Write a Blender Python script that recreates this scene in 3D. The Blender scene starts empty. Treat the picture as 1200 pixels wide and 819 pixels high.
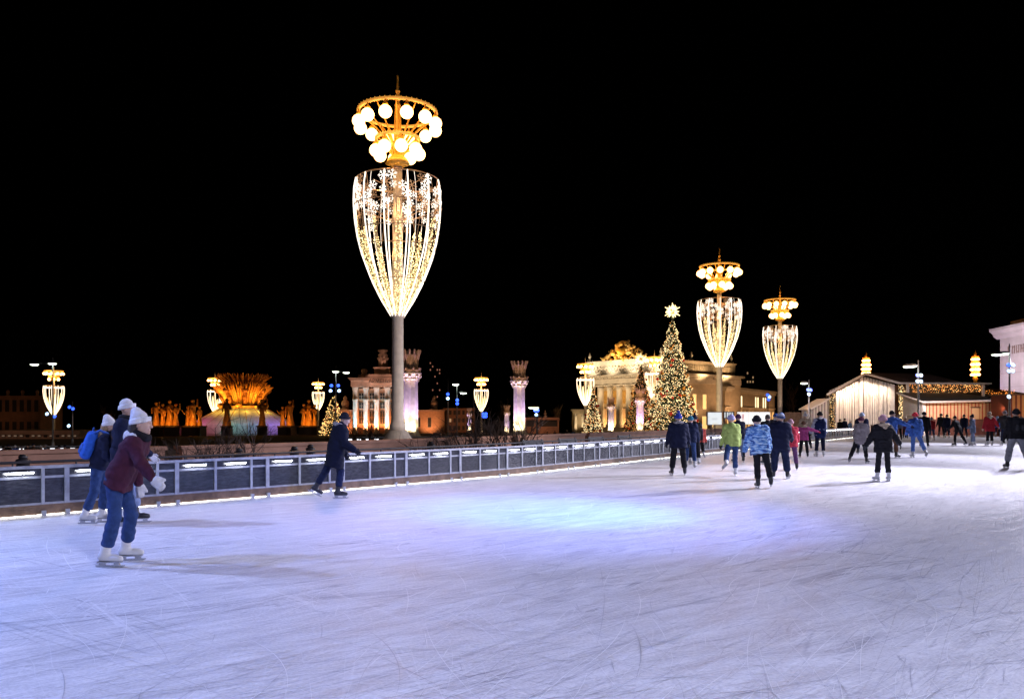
import bpy, math, random
import numpy as np
from mathutils import Vector, Matrix, Quaternion

random.seed(7)
rng = np.random.default_rng(7)
PI = math.pi
R = math.radians
scene = bpy.context.scene
COL = scene.collection

# ------------------------------------------------------------------ camera model of the photograph
FPX, CX, HY, EYE = 950.0, 600.0, 490.0, 1.65     # focal length, centre column, horizon row (1200 px wide), eye height


def X(px, d):
    return (px - CX) / FPX * d


def Z(py, d):
    return EYE - (py - HY) / FPX * d


def D(py):
    return EYE * FPX / (py - HY)


def sstep(a, b, x):
    t = min(1.0, max(0.0, (x - a) / (b - a)))
    return t * t * (3 - 2 * t)


def G(x, y):
    """height of the plaza outside the rink: it falls away gently with distance"""
    L = float(np.interp(y, [0, 46, 66, 110, 160, 250, 300, 500], [-.10, -.10, -1.1, -1.25, -1.6, -3.3, -4.0, -5.5]))
    Rr = float(np.interp(y, [0, 110, 160, 250, 300, 500], [-.10, -.14, -1.4, -3.2, -3.8, -5.0]))
    w = sstep(-12, 14, x)
    return L * (1 - w) + Rr * w - 2.0 * sstep(45, 110, -x) * sstep(100, 200, y)


# ------------------------------------------------------------------ mesh helpers
class MB:
    def __init__(s):
        s.v, s.f, s.mi = [], [], []
        s.cur = 0

    def add(s, vs, fs):
        n = len(s.v)
        s.v.extend([tuple(p) for p in vs])
        s.f.extend([tuple(n + i for i in f) for f in fs])
        s.mi.extend([s.cur] * len(fs))

    def box(s, x0, x1, y0, y1, z0, z1):
        s.add([(x0, y0, z0), (x1, y0, z0), (x1, y1, z0), (x0, y1, z0), (x0, y0, z1), (x1, y0, z1), (x1, y1, z1), (x0, y1, z1)],
              [(3, 2, 1, 0), (4, 5, 6, 7), (0, 1, 5, 4), (1, 2, 6, 5), (2, 3, 7, 6), (3, 0, 4, 7)])
        return s

    def cbox(s, x0, x1, y0, y1, z0, z1, c=.01):
        """box with its vertical edges chamfered"""
        p = [(x0 + c, y0), (x1 - c, y0), (x1, y0 + c), (x1, y1 - c), (x1 - c, y1), (x0 + c, y1), (x0, y1 - c), (x0, y0 + c)]
        return s.prism(p, z0, z1)

    def obox(s, a, b, w, z0, z1, off=0.0):
        """upright box along the ground line a-b, width w, shifted off to its left"""
        a, b = Vector(a[:2]), Vector(b[:2])
        t = (b - a).normalized()
        n = Vector((-t.y, t.x))
        p = [a + n * (off - w / 2), b + n * (off - w / 2), b + n * (off + w / 2), a + n * (off + w / 2)]
        return s.prism([(q.x, q.y) for q in p], z0, z1)

    def prism(s, poly, z0, z1, axis='z'):
        n = len(poly)
        if axis == 'z':
            lo = [(x, y, z0) for x, y in poly]; hi = [(x, y, z1) for x, y in poly]
        elif axis == 'y':
            lo = [(x, z1, z) for x, z in poly]; hi = [(x, z0, z) for x, z in poly]
        else:
            lo = [(z0, y, z) for y, z in poly]; hi = [(z1, y, z) for y, z in poly]
        fs = [tuple(range(n - 1, -1, -1)), tuple(range(n, 2 * n))]
        fs += [(i, (i + 1) % n, n + (i + 1) % n, n + i) for i in range(n)]
        s.add(lo + hi, fs)
        return s

    def tube(s, pts, r, n=6, closed=False):
        pts = [Vector(p) for p in pts]
        m = len(pts)
        rs = r if isinstance(r, (list, tuple)) else [r] * m
        vs, up = [], None
        for i, p in enumerate(pts):
            if closed:
                t = pts[(i + 1) % m] - pts[i - 1]
            else:
                t = pts[min(i + 1, m - 1)] - pts[max(i - 1, 0)]
            if t.length < 1e-9:
                t = Vector((0, 0, 1))
            t.normalize()
            if up is None:
                up = Vector((0, 0, 1)) if abs(t.z) < .9 else Vector((1, 0, 0))
            u = (up - t * up.dot(t))
            if u.length < 1e-6:
                u = t.orthogonal()
            u.normalize(); w = t.cross(u); up = u
            for k in range(n):
                a = 2 * PI * k / n
                vs.append(p + (u * math.cos(a) + w * math.sin(a)) * rs[i])
        fs = []
        for i in range(m if closed else m - 1):
            j = (i + 1) % m
            for k in range(n):
                k2 = (k + 1) % n
                fs.append((i * n + k, i * n + k2, j * n + k2, j * n + k))
        if not closed:
            fs += [tuple(range(n - 1, -1, -1)), tuple((m - 1) * n + k for k in range(n))]
        s.add(vs, fs)
        return s

    def lathe(s, prof, n=24, c=(0, 0, 0), lobes=0, amp=0.0, ph=0.0):
        vs, m = [], len(prof)
        for r, z in prof:
            for k in range(n):
                a = 2 * PI * k / n + ph
                rr = r * (1 + amp * math.cos(lobes * a)) if lobes else r
                vs.append((c[0] + rr * math.cos(a), c[1] + rr * math.sin(a), c[2] + z))
        fs = [(i * n + k, i * n + (k + 1) % n, (i + 1) * n + (k + 1) % n, (i + 1) * n + k) for i in range(m - 1) for k in range(n)]
        if prof[0][0] > 1e-6:
            fs.append(tuple(range(n - 1, -1, -1)))
        if prof[-1][0] > 1e-6:
            fs.append(tuple((m - 1) * n + k for k in range(n)))
        s.add(vs, fs)
        return s

    def bead(s, c, r):
        x, y, z = c
        s.add([(x + r, y, z), (x - r, y, z), (x, y + r, z), (x, y - r, z), (x, y, z + r), (x, y, z - r)],
              [(0, 2, 4), (2, 1, 4), (1, 3, 4), (3, 0, 4), (2, 0, 5), (1, 2, 5), (3, 1, 5), (0, 3, 5)])
        return s

    def ball(s, c, r, nu=14, nv=9, sz=1.0):
        prof = [(r * math.sin(PI * i / nv) if 0 < i < nv else 1e-7, -r * sz * math.cos(PI * i / nv)) for i in range(nv + 1)]
        return s.lathe(prof, nu, c)

    def mesh(s, name, smooth=False):
        me = bpy.data.meshes.new(name)
        me.from_pydata(s.v, [], s.f)
        if any(s.mi):
            me.polygons.foreach_set('material_index', s.mi)
        if smooth:
            me.polygons.foreach_set('use_smooth', [True] * len(me.polygons))
        me.update()
        return me

    def build(s, name, mats, parent=None, smooth=False, loc=None, rotz=None):
        return link(s.mesh(name, smooth), name, mats, parent, loc, rotz)


def link(me, name, mats, parent=None, loc=None, rotz=None):
    mats = mats if isinstance(mats, (list, tuple)) else [mats]
    if len(me.materials) == 0:
        for m in mats:
            me.materials.append(m)
    o = bpy.data.objects.new(name, me)
    COL.objects.link(o)
    for i, m in enumerate(mats):
        if me.materials[i] != m:
            o.material_slots[i].link = 'OBJECT'
            o.material_slots[i].material = m
    if parent is not None:
        o.parent = parent
    if loc is not None:
        o.location = loc
    if rotz is not None:
        o.rotation_euler = (0, 0, rotz)
    return o


def tag(o, label=None, cat=None, group=None, kind=None):
    for k, v in (('label', label), ('category', cat), ('group', group), ('kind', kind)):
        if v:
            o[k] = v
    return o


def thing(name, label, cat, loc=(0, 0, 0), rotz=0.0, group=None, scale=1.0):
    o = bpy.data.objects.new(name, None)
    COL.objects.link(o)
    o.empty_display_size = .2
    o.location = loc
    o.rotation_euler = (0, 0, rotz)
    o.scale = (scale,) * 3
    return tag(o, label, cat, group, 'thing')


KIDS = {}


def copy_tree(o, parent=None):
    c = o.copy()
    COL.objects.link(c)
    if parent is not None:
        c.parent = parent
    for ch in list(o.children):
        copy_tree(ch, c)
    return c


# ------------------------------------------------------------------ materials
MATS = {}


def mat(name, col=(.5, .5, .5), rough=.6, metal=0.0, noise=0.0, nscale=8.0, bump=0.0, bscale=40.0, emit=None, es=0.0, sample=None, spec=None):
    if name in MATS:
        return MATS[name]
    m = bpy.data.materials.new(name)
    m.use_nodes = True
    nt = m.node_tree
    b = nt.nodes['Principled BSDF']
    b.inputs['Base Color'].default_value = (*col, 1)
    b.inputs['Roughness'].default_value = rough
    b.inputs['Metallic'].default_value = metal
    if spec is not None:
        b.inputs['Specular IOR Level'].default_value = spec
    if noise or bump:
        tc = nt.nodes.new('ShaderNodeTexCoord')
    if noise:
        n = nt.nodes.new('ShaderNodeTexNoise'); n.inputs['Scale'].default_value = nscale; n.inputs['Detail'].default_value = 5
        nt.links.new(tc.outputs['Object'], n.inputs['Vector'])
        r = nt.nodes.new('ShaderNodeMapRange')
        r.inputs['From Min'].default_value = .3; r.inputs['From Max'].default_value = .7
        r.inputs['To Min'].default_value = 1 - noise; r.inputs['To Max'].default_value = 1 + noise
        nt.links.new(n.outputs['Fac'], r.inputs['Value'])
        mx = nt.nodes.new('ShaderNodeMix'); mx.data_type = 'RGBA'; mx.blend_type = 'MULTIPLY'
        mx.inputs['Factor'].default_value = 1
        mx.inputs['A'].default_value = (*col, 1)
        nt.links.new(r.outputs['Result'], mx.inputs['B'])
        nt.links.new(mx.outputs['Result'], b.inputs['Base Color'])
    if bump:
        n2 = nt.nodes.new('ShaderNodeTexNoise'); n2.inputs['Scale'].default_value = bscale; n2.inputs['Detail'].default_value = 3
        nt.links.new(tc.outputs['Object'], n2.inputs['Vector'])
        bp = nt.nodes.new('ShaderNodeBump'); bp.inputs['Strength'].default_value = bump; bp.inputs['Distance'].default_value = .02
        nt.links.new(n2.outputs['Fac'], bp.inputs['Height'])
        nt.links.new(bp.outputs['Normal'], b.inputs['Normal'])
    if emit is not None:
        b.inputs['Emission Color'].default_value = (*emit, 1)
        b.inputs['Emission Strength'].default_value = es
    if sample:
        m.cycles.emission_sampling = sample
    MATS[name] = m
    return m


def nodes_of(m):
    return m.node_tree, m.node_tree.nodes, m.node_tree.links, m.node_tree.nodes['Principled BSDF']


def cloth(name, col, rough=.85):
    return mat('cloth_' + name, col, rough, noise=.18, nscale=14, bump=.5, bscale=22, spec=.15)


# lights of the place
M_globe = mat('lamp_globe', (.9, .9, .85), .4, emit=(1.0, .52, .17), es=7)
M_globe_far = mat('lamp_globe_far', (.9, .9, .85), .4, emit=(1.0, .48, .14), es=10, sample='NONE')
M_gold = mat('gilded_metal', (.80, .44, .06), .42, metal=.2, noise=.15, nscale=6)
M_rope = mat('gold_ring_glow', (.7, .45, .15), .5, emit=(1.0, .40, .05), es=.6, sample='NONE')  # gilded rings: the globes' light on them put in as emission
M_rib = mat('garland_tube', (.9, .9, .9), .5, emit=(1.0, .90, .76), es=1.8)
M_rib_far = mat('garland_tube_far', (.9, .9, .9), .5, emit=(1.0, .82, .58), es=1.7, sample='NONE')
M_net = mat('garland_beads', (.9, .85, .6), .5, emit=(1.0, .77, .36), es=2.6, sample='NONE')
M_netwire = mat('garland_wire', (.55, .45, .25), .5, emit=(1.0, .74, .34), es=.16, sample='NONE')
M_flake = mat('snowflake_light', (.9, .9, .9), .5, emit=(1.0, .9, .78), es=1.5, sample='NONE')
M_flake_warm = mat('snowflake_metal', (.7, .45, .25), .5, emit=(1.0, .55, .25), es=.25, sample='NONE')
M_bronze = mat('bronze_wire', (.5, .33, .2), .45, metal=.4)
M_pole = mat('lamp_pole_paint', (.78, .70, .61), .5, noise=.12, nscale=3, bump=.1)
M_stone = mat('pale_stone', (.42, .38, .34), .75, noise=.2, nscale=2.5, bump=.3, bscale=12)
M_tube = mat('white_light_tube', (.9, .9, .9), .4, emit=(.95, .96, 1.0), es=32)
M_led = mat('led_strip_light', (.9, .9, .9), .4, emit=(1.0, .96, .86), es=11)
M_headlamp = mat('street_lamp_head_light', (.9, .9, .9), .4, emit=(.85, 1.0, .8), es=6, sample='NONE')
M_bluelamp = mat('blue_flood_light', (.5, .6, .9), .4, emit=(.03, .11, 1.0), es=2.4, sample='NONE')
M_whitelamp = mat('cold_flood_light', (.8, .85, .9), .4, emit=(.45, .68, 1.0), es=3, sample='NONE')
M_warmwin = mat('warm_lit_window', (.8, .7, .5), .4, emit=(1.0, .55, .18), es=1.3, sample='NONE')
M_warmbulb = mat('warm_fairy_bulb', (.9, .8, .5), .4, emit=(1.0, .62, .22), es=2.6, sample='NONE')
M_whitebulb = mat('pale_fairy_bulb', (.9, .85, .6), .4, emit=(1.0, .76, .40), es=1.9, sample='NONE')
M_orangebulb = mat('orange_fairy_bulb', (.9, .6, .3), .4, emit=(1.0, .33, .05), es=1.2, sample='NONE')
M_farled = mat('far_barrier_light', (.9, .9, .9), .4, emit=(.9, .93, 1.0), es=2.0, sample='NONE')
M_blacksteel = mat('black_steel', (.025, .024, .028), .5, noise=.2, bump=.1)
M_greysteel = mat('grey_steel', (.3, .3, .33), .42, metal=.55, noise=.2, nscale=5)
M_alu = mat('barrier_aluminium', (.42, .44, .49), .38, metal=.5, noise=.22, nscale=9, bump=.15, bscale=30)
M_wood = mat('weathered_board', (.14, .085, .055), .75, noise=.4, nscale=6, bump=.5, bscale=18)


def make_pane():
    m = mat('scuffed_plastic_pane', (.07, .075, .085), .17, spec=.5)
    nt, N, L, b = nodes_of(m)
    tc = N.new('ShaderNodeTexCoord')
    mp = N.new('ShaderNodeMapping'); mp.inputs['Scale'].default_value = (3, 3, 13)
    L.new(tc.outputs['Object'], mp.inputs['Vector'])
    n = N.new('ShaderNodeTexNoise'); n.inputs['Scale'].default_value = 2.2; n.inputs['Detail'].default_value = 8; n.inputs['Roughness'].default_value = .7
    L.new(mp.outputs['Vector'], n.inputs['Vector'])
    cr = N.new('ShaderNodeValToRGB')
    cr.color_ramp.elements[0].position = .42; cr.color_ramp.elements[0].color = (.020, .021, .028, 1)
    cr.color_ramp.elements[1].position = .8; cr.color_ramp.elements[1].color = (.085, .09, .105, 1)
    L.new(n.outputs['Fac'], cr.inputs['Fac']); L.new(cr.outputs['Color'], b.inputs['Base Color'])
    bp = N.new('ShaderNodeBump'); bp.inputs['Strength'].default_value = .08; bp.inputs['Distance'].default_value = .006
    L.new(n.outputs['Fac'], bp.inputs['Height']); L.new(bp.outputs['Normal'], b.inputs['Normal'])
    return m


M_pane = make_pane()


def make_ice():
    m = mat('skated_ice', (.72, .74, .78), .42, spec=.26)
    nt, N, L, b = nodes_of(m)
    tc = N.new('ShaderNodeTexCoord')

    def layer(rot, sx, sy, scale, lo, hi, dist):
        mp = N.new('ShaderNodeMapping'); mp.vector_type = 'TEXTURE'; mp.inputs['Rotation'].default_value = (0, 0, R(rot)); mp.inputs['Scale'].default_value = (1 / (sx * .38), 1 / sy, 1)
        mp.inputs['Location'].default_value = (rot * .37, rot * .11, 0)
        L.new(tc.outputs['Object'], mp.inputs['Vector'])
        n = N.new('ShaderNodeTexNoise'); n.inputs['Scale'].default_value = scale; n.inputs['Detail'].default_value = 1.2
        n.inputs['Distortion'].default_value = dist * .5
        L.new(mp.outputs['Vector'], n.inputs['Vector'])
        d = N.new('ShaderNodeMath'); d.operation = 'SUBTRACT'; d.inputs[1].default_value = .5
        a = N.new('ShaderNodeMath'); a.operation = 'ABSOLUTE'
        L.new(n.outputs['Fac'], d.inputs[0]); L.new(d.outputs[0], a.inputs[0])
        r = N.new('ShaderNodeMapRange'); r.inputs['From Min'].default_value = lo; r.inputs['From Max'].default_value = hi
        r.inputs['To Min'].default_value = 1; r.inputs['To Max'].default_value = 0
        L.new(a.outputs[0], r.inputs['Value'])
        return r.outputs['Result']

    def madd(a, b_, k=1.0):
        q = N.new('ShaderNodeMath'); q.operation = 'MULTIPLY_ADD'; q.inputs[1].default_value = k
        L.new(a, q.inputs[0])
        if b_ is None:
            q.inputs[2].default_value = 0
        else:
            L.new(b_, q.inputs[2])
        return q.outputs[0]
    # long skate cuts in several directions: some dark and clean, some filled with white shavings
    lines = white = None
    for rot, sx, sy, sc, w, k in ((38, .30, 2.6, 1.5, .010, .8), (58, .25, 3.0, 1.9, .009, .7), (22, .3, 3.6, 1.3, .008, .7), (-35, .35, 2.2, 1.2, .006, .6), (48, .4, 5.0, 2.6, .014, .6), (30, .5, 6.0, 3.0, .016, .5)):
        lines = madd(layer(rot, sx, sy, sc, .0, w, .7), lines, k)
    for rot, sx, sy, sc, w, k in ((72, .35, 2.6, 1.6, .006, .8), (-52, .4, 2.4, 1.4, .005, .8), (10, .3, 2.8, 1.7, .006, .7), (44, .4, 4.6, 2.4, .010, .6), (-80, .4, 3.2, 1.3, .005, .7)):
        white = madd(layer(rot, sx, sy, sc, .0, w, 1.1), white, k)
    # where the ice has been cut most
    nz = N.new('ShaderNodeTexNoise'); nz.inputs['Scale'].default_value = .35; nz.inputs['Detail'].default_value = 6
    L.new(tc.outputs['Object'], nz.inputs['Vector'])
    mr = N.new('ShaderNodeMapRange'); mr.inputs['From Min'].default_value = .35; mr.inputs['From Max'].default_value = .65
    mr.inputs['To Min'].default_value = .25; mr.inputs['To Max'].default_value = 1
    L.new(nz.outputs['Fac'], mr.inputs['Value'])
    cut = N.new('ShaderNodeMath'); cut.operation = 'MULTIPLY'
    L.new(lines, cut.inputs[0]); L.new(mr.outputs['Result'], cut.inputs[1])
    # streaky shaved snow
    mp = N.new('ShaderNodeMapping'); mp.vector_type = 'TEXTURE'; mp.inputs['Rotation'].default_value = (0, 0, R(40)); mp.inputs['Scale'].default_value = (1 / .5, 1 / 2.2, 1)
    L.new(tc.outputs['Object'], mp.inputs['Vector'])
    ns = N.new('ShaderNodeTexNoise'); ns.inputs['Scale'].default_value = 2.2; ns.inputs['Detail'].default_value = 9; ns.inputs['Roughness'].default_value = .68
    L.new(mp.outputs['Vector'], ns.inputs['Vector'])
    fine = N.new('ShaderNodeTexNoise'); fine.inputs['Scale'].default_value = 38; fine.inputs['Detail'].default_value = 4
    L.new(tc.outputs['Object'], fine.inputs['Vector'])
    cr = N.new('ShaderNodeValToRGB')
    cr.color_ramp.elements[0].position = .34; cr.color_ramp.elements[0].color = (.50, .505, .54, 1)
    cr.color_ramp.elements[1].position = .62; cr.color_ramp.elements[1].color = (.84, .84, .86, 1)
    mixf = N.new('ShaderNodeMath'); mixf.operation = 'MULTIPLY_ADD'; mixf.inputs[1].default_value = .35
    L.new(fine.outputs['Fac'], mixf.inputs[0])
    sc_ = N.new('ShaderNodeMath'); sc_.operation = 'MULTIPLY'; sc_.inputs[1].default_value = .65
    L.new(ns.outputs['Fac'], sc_.inputs[0]); L.new(sc_.outputs[0], mixf.inputs[2])
    L.new(mixf.outputs[0], cr.inputs['Fac'])
    mx = N.new('ShaderNodeMix'); mx.data_type = 'RGBA'; mx.inputs['B'].default_value = (.24, .25, .31, 1)
    c2 = N.new('ShaderNodeMath'); c2.operation = 'MULTIPLY'; c2.inputs[1].default_value = .85; c2.use_clamp = True
    L.new(cut.outputs[0], c2.inputs[0]); L.new(c2.outputs[0], mx.inputs['Factor'])
    L.new(cr.outputs['Color'], mx.inputs['A'])
    wc = N.new('ShaderNodeMath'); wc.operation = 'MULTIPLY'; wc.use_clamp = True
    L.new(white, wc.inputs[0]); L.new(mr.outputs['Result'], wc.inputs[1])
    mw = N.new('ShaderNodeMix'); mw.data_type = 'RGBA'; mw.inputs['B'].default_value = (.9, .9, .92, 1)
    w5 = N.new('ShaderNodeMath'); w5.operation = 'MULTIPLY'; w5.inputs[1].default_value = .7
    L.new(wc.outputs[0], w5.inputs[0]); L.new(w5.outputs[0], mw.inputs['Factor'])
    L.new(mx.outputs['Result'], mw.inputs['A']); L.new(mw.outputs['Result'], b.inputs['Base Color'])
    # grooves and grain
    hgt = madd(cut.outputs[0], fine.outputs['Fac'], -.35)
    hg2 = madd(ns.outputs['Fac'], hgt, 1.2)
    bp = N.new('ShaderNodeBump'); bp.inputs['Strength'].default_value = .6; bp.inputs['Distance'].default_value = .016
    L.new(hg2, bp.inputs['Height']); L.new(bp.outputs['Normal'], b.inputs['Normal'])
    rr = N.new('ShaderNodeMapRange'); rr.inputs['To Min'].default_value = .34; rr.inputs['To Max'].default_value = .62
    rr.inputs['From Min'].default_value = .35; rr.inputs['From Max'].default_value = .65
    L.new(ns.outputs['Fac'], rr.inputs['Value']); L.new(rr.outputs['Result'], b.inputs['Roughness'])
    return m


M_ice = make_ice()


def brickish(name, c1, c2, sx, sy, rough=.8, axis='x'):
    """alternating vertical boards of two paints"""
    m = mat(name, c1, rough)
    nt, N, L, b = nodes_of(m)
    tc = N.new('ShaderNodeTexCoord'); sep = N.new('ShaderNodeSeparateXYZ'); L.new(tc.outputs['Object'], sep.inputs[0])
    mu = N.new('ShaderNodeMath'); mu.operation = 'MULTIPLY'; mu.inputs[1].default_value = sx
    L.new(sep.outputs['X' if axis == 'x' else 'Y'], mu.inputs[0])
    fr = N.new('ShaderNodeMath'); fr.operation = 'FRACT'; L.new(mu.outputs[0], fr.inputs[0])
    gt = N.new('ShaderNodeMath'); gt.operation = 'LESS_THAN'; gt.inputs[1].default_value = sy; L.new(fr.outputs[0], gt.inputs[0])
    n = N.new('ShaderNodeTexNoise'); n.inputs['Scale'].default_value = 3; n.inputs['Detail'].default_value = 6
    L.new(tc.outputs['Object'], n.inputs['Vector'])
    mx = N.new('ShaderNodeMix'); mx.data_type = 'RGBA'; mx.inputs['A'].default_value = (*c1, 1); mx.inputs['B'].default_value = (*c2, 1)
    L.new(gt.outputs[0], mx.inputs['Factor'])
    m2 = N.new('ShaderNodeMix'); m2.data_type = 'RGBA'; m2.blend_type = 'MULTIPLY'; m2.inputs['Factor'].default_value = .5
    L.new(mx.outputs['Result'], m2.inputs['A']); L.new(n.outputs['Color'], m2.inputs['B'])
    L.new(m2.outputs['Result'], b.inputs['Base Color'])
    return m


# ------------------------------------------------------------------ world, camera, render
w = bpy.data.worlds.new("World"); scene.world = w; w.use_nodes = True
bg = w.node_tree.nodes['Background']
sky = w.node_tree.nodes.new('ShaderNodeTexSky'); sky.sky_type = 'NISHITA'; sky.sun_disc = False
sky.sun_elevation = R(-4); sky.sun_rotation = R(90)
w.node_tree.links.new(sky.outputs[0], bg.inputs['Color'])
bg.inputs['Strength'].default_value = 0.002

cam = bpy.data.cameras.new("photo_camera"); co = bpy.data.objects.new("photo_camera", cam); COL.objects.link(co)
co.location = (0, 0, EYE); co.rotation_euler = (R(90), 0, 0)
cam.sensor_width = 36; cam.lens = 36 * FPX / 1200; cam.shift_y = (HY - 409.5) / 1200
cam.clip_start = .1; cam.clip_end = 4000
scene.camera = co
vs = scene.view_settings
vs.view_transform = 'Standard'; vs.look = 'None'; vs.exposure = 0; vs.gamma = 1; vs.use_curve_mapping = False
scene.render.engine = 'CYCLES'
cy = scene.cycles
cy.use_denoising = True
try:
    cy.denoiser = 'OPENIMAGEDENOISE'; cy.denoising_input_passes = 'RGB_ALBEDO_NORMAL'
except Exception:
    pass
cy.max_bounces = 5; cy.diffuse_bounces = 3; cy.glossy_bounces = 3; cy.sample_clamp_indirect = 2.5; cy.sample_clamp_direct = 0
cy.use_light_tree = True
cy.caustics_reflective = False; cy.caustics_refractive = False


def spot(name, loc, target, power, col, angle=60, blend=.6, radius=.15):
    l = bpy.data.lights.new(name, 'SPOT'); l.energy = power; l.color = col; l.spot_size = R(angle); l.spot_blend = blend; l.shadow_soft_size = radius
    o = bpy.data.objects.new(name, l); COL.objects.link(o); o.location = loc
    o.rotation_euler = (Vector(target) - Vector(loc)).to_track_quat('-Z', 'Y').to_euler()
    return o


def point(name, loc, power, col, radius=.2):
    l = bpy.data.lights.new(name, 'POINT'); l.energy = power; l.color = col; l.shadow_soft_size = radius
    o = bpy.data.objects.new(name, l); COL.objects.link(o); o.location = loc
    return o


# ------------------------------------------------------------------ ground and ice
def build_ground():
    m = MB()
    xs = [-900, -500, -300, -200, -150, -120, -90, -60, -45, -30, -20, -12, -6, 0, 6, 12, 20, 30, 45, 60, 90, 130, 200, 300, 500, 900]
    ys = [-60, 0, 20, 35, 46, 52, 58, 66, 80, 95, 110, 130, 160, 200, 250, 300, 380, 500, 900, 2500]
    for y in ys:
        for x in xs:
            m.v.append((x, y, G(x, y) - .05))
    n = len(xs)
    m.f = [(j * n + i, j * n + i + 1, (j + 1) * n + i + 1, (j + 1) * n + i) for j in range(len(ys) - 1) for i in range(n - 1)]
    m.mi = [0] * len(m.f)
    tag(m.build('ground', mat('dark_paving', (.10, .075, .062), .8, noise=.35, nscale=.8, bump=.4, bscale=6), smooth=True), kind='structure')


build_ground()

BAR = [(-16.6, 3.4), (-8.4, 13.25), (-4.03, 18.4), (0.0, 23.4), (6.2, 33.3), (10.1, 39.3), (22.9, 59.5), (30.6, 71.6), (34.5, 77.8)]
END = [(34.5, 77.8), (40.0, 83.5), (60, 87.0), (95, 91.0)]
m = MB()
poly = BAR[1:] + END[1:] + [(95, -25), (-40, -25), (-16.6, 3.4)]
m.add([(x, y, 0) for x, y in poly] + [(x, y, -.09) for x, y in poly], [tuple(range(len(poly) - 1, -1, -1))] + [(i, (i + 1) % len(poly), len(poly) + (i + 1) % len(poly), len(poly) + i) for i in range(len(poly))])
ice = m.build('ice_rink', M_ice)
me = ice.data
if me.polygons[0].normal.z < 0:
    me.flip_normals()
tag(ice, kind='structure')

def skate_marks():
    rs = random.Random(77)
    m = MB()
    for k in range(5200):
        y = 3.2 + 22 * rs.random() ** 1.7
        x = rs.uniform(-.72, .72) * y
        # keep to the ice side of the barrier
        if x < float(np.interp(y, [p[1] for p in BAR], [p[0] for p in BAR])) + .8:
            continue
        a = R(rs.gauss(38, 24)) if rs.random() < .72 else R(rs.uniform(0, 180))
        L = rs.uniform(.12, .5) if rs.random() < .6 else rs.uniform(.5, 2.2)
        cv = rs.gauss(0, .25)
        wd = rs.uniform(.0008, .0023) * (1 + y / 14)
        m.cur = 0 if rs.random() < .7 else 1
        n = max(3, int(L / .18)); px_, py_ = x, y; vs_ = []
        for i in range(n + 1):
            t = math.sin(PI * min(max(i / n, .06), .94))
            nx, ny = -math.sin(a) * wd * t, math.cos(a) * wd * t
            vs_ += [(px_ + nx, py_ + ny, .0035), (px_ - nx, py_ - ny, .0035)]
            px_ += math.cos(a) * L / n; py_ += math.sin(a) * L / n; a += cv * L / n
        m.add(vs_, [(2 * i, 2 * i + 1, 2 * i + 3, 2 * i + 2) for i in range(n)])
    tag(m.build('skate_marks', [mat('ice_shavings', (.92, .92, .93), .9, spec=.1), mat('clear_cut_ice', (.44, .45, .50), .4, spec=.4)]), kind='stuff')


skate_marks()

# ------------------------------------------------------------------ rink barrier with lit panels
def path_points(path, step):
    """points every step metres along a polyline"""
    out, carry = [], 0.0
    out.append(Vector(path[0]))
    for a, b in zip(path[:-1], path[1:]):
        a, b = Vector(a), Vector(b)
        L = (b - a).length; t = step - carry
        while t <= L:
            out.append(a + (b - a) * (t / L)); t += step
        carry = (carry + L) % step
    return out


def build_barrier():
    t = thing('rink_barrier', 'long low aluminium rink barrier of scuffed panes with light tubes along the ice', 'barrier')
    pts = path_points(BAR, 1.98)
    top, bot, mid, kick, led = MB(), MB(), MB(), MB(), MB()
    n_pane = 0
    pane_mb = {}
    for i, (a, b) in enumerate(zip(pts[:-1], pts[1:])):
        u = (b - a).normalized(); nrm = Vector((u.y, -u.x))          # towards the ice
        L = (b - a).length

        def at(s, off=0.0):
            q = a + u * s + nrm * off
            return (q.x, q.y)
        top.obox(at(0), at(L), .09, .80, .85); bot.obox(at(0), at(L), .06, .19, .225); mid.obox(at(0), at(L), .04, .635, .675)
        kick.obox(at(0, .02), at(L, .02), .05, .032, .19)
        led.obox(at(.05, .053), at(L - .05, .052), .008, .016, .024)
        marks = [0.0, .80, 1.60]
        for k, s0 in enumerate(marks):
            wdt = .08 if k == 0 else .05
            p = MB(); p.obox(at(s0 - wdt / 2), at(s0 + wdt / 2), .075, .0 if k == 0 else .19, .80)
            if k == 0 or k == 2:
                p.obox(at(s0 - .035, .06), at(s0 + .035, .06), .05, .0, .09)
            p.build('post', M_alu, t)
        for k, (s0, s1) in enumerate(((.04, .775), (.825, 1.575), (1.625, 1.94))):
            if n_pane < 100 and L > 1.9:
                p = MB(); p.obox(at(s0), at(s1), .02, .225, .80); p.build('pane', M_pane, t); n_pane += 1
            if k < 2:
                off = .12 if k == 0 else .2
                q = MB()
                q.tube([(*at(s0 + off, .06), .735), (*at(s0 + off + .42, .06), .735)], .013, 8)
                h = q.build('light_tube', M_tube, t)
                c = MB()
                c.obox(at(s0 + off - .02, .05), at(s0 + off + .44, .05), .06, .752, .765)
                c.build('holder', M_alu, h)
    top.build('top_rail', M_alu, t); bot.build('bottom_rail', M_alu, t); mid.build('middle_rail', M_alu, t)
    kick.build('kick_board', M_wood, t); led.build('led_strip', M_led, t)


build_barrier()

t = thing('end_barrier', 'dark reddish wooden barrier closing the far end of the ice', 'barrier')
for a, b in zip(END[:-1], END[1:]):
    MB().obox(a, b, .12, 0, .95).build('board', mat('dark_red_board', (.10, .035, .028), .7, noise=.3, nscale=2), t)
    MB().obox(a, b, .18, .95, 1.02).build('top_rail', M_wood, t)

# parapet beyond the barrier, dark railing, bins, benches
def offset_path(path, off):
    out = []
    for i, p in enumerate(path):
        p = Vector(p); a = Vector(path[max(i - 1, 0)]); b = Vector(path[min(i + 1, len(path) - 1)])
        u = (b - a).normalized(); out.append(p + Vector((-u.y, u.x)) * off)
    return out


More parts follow.
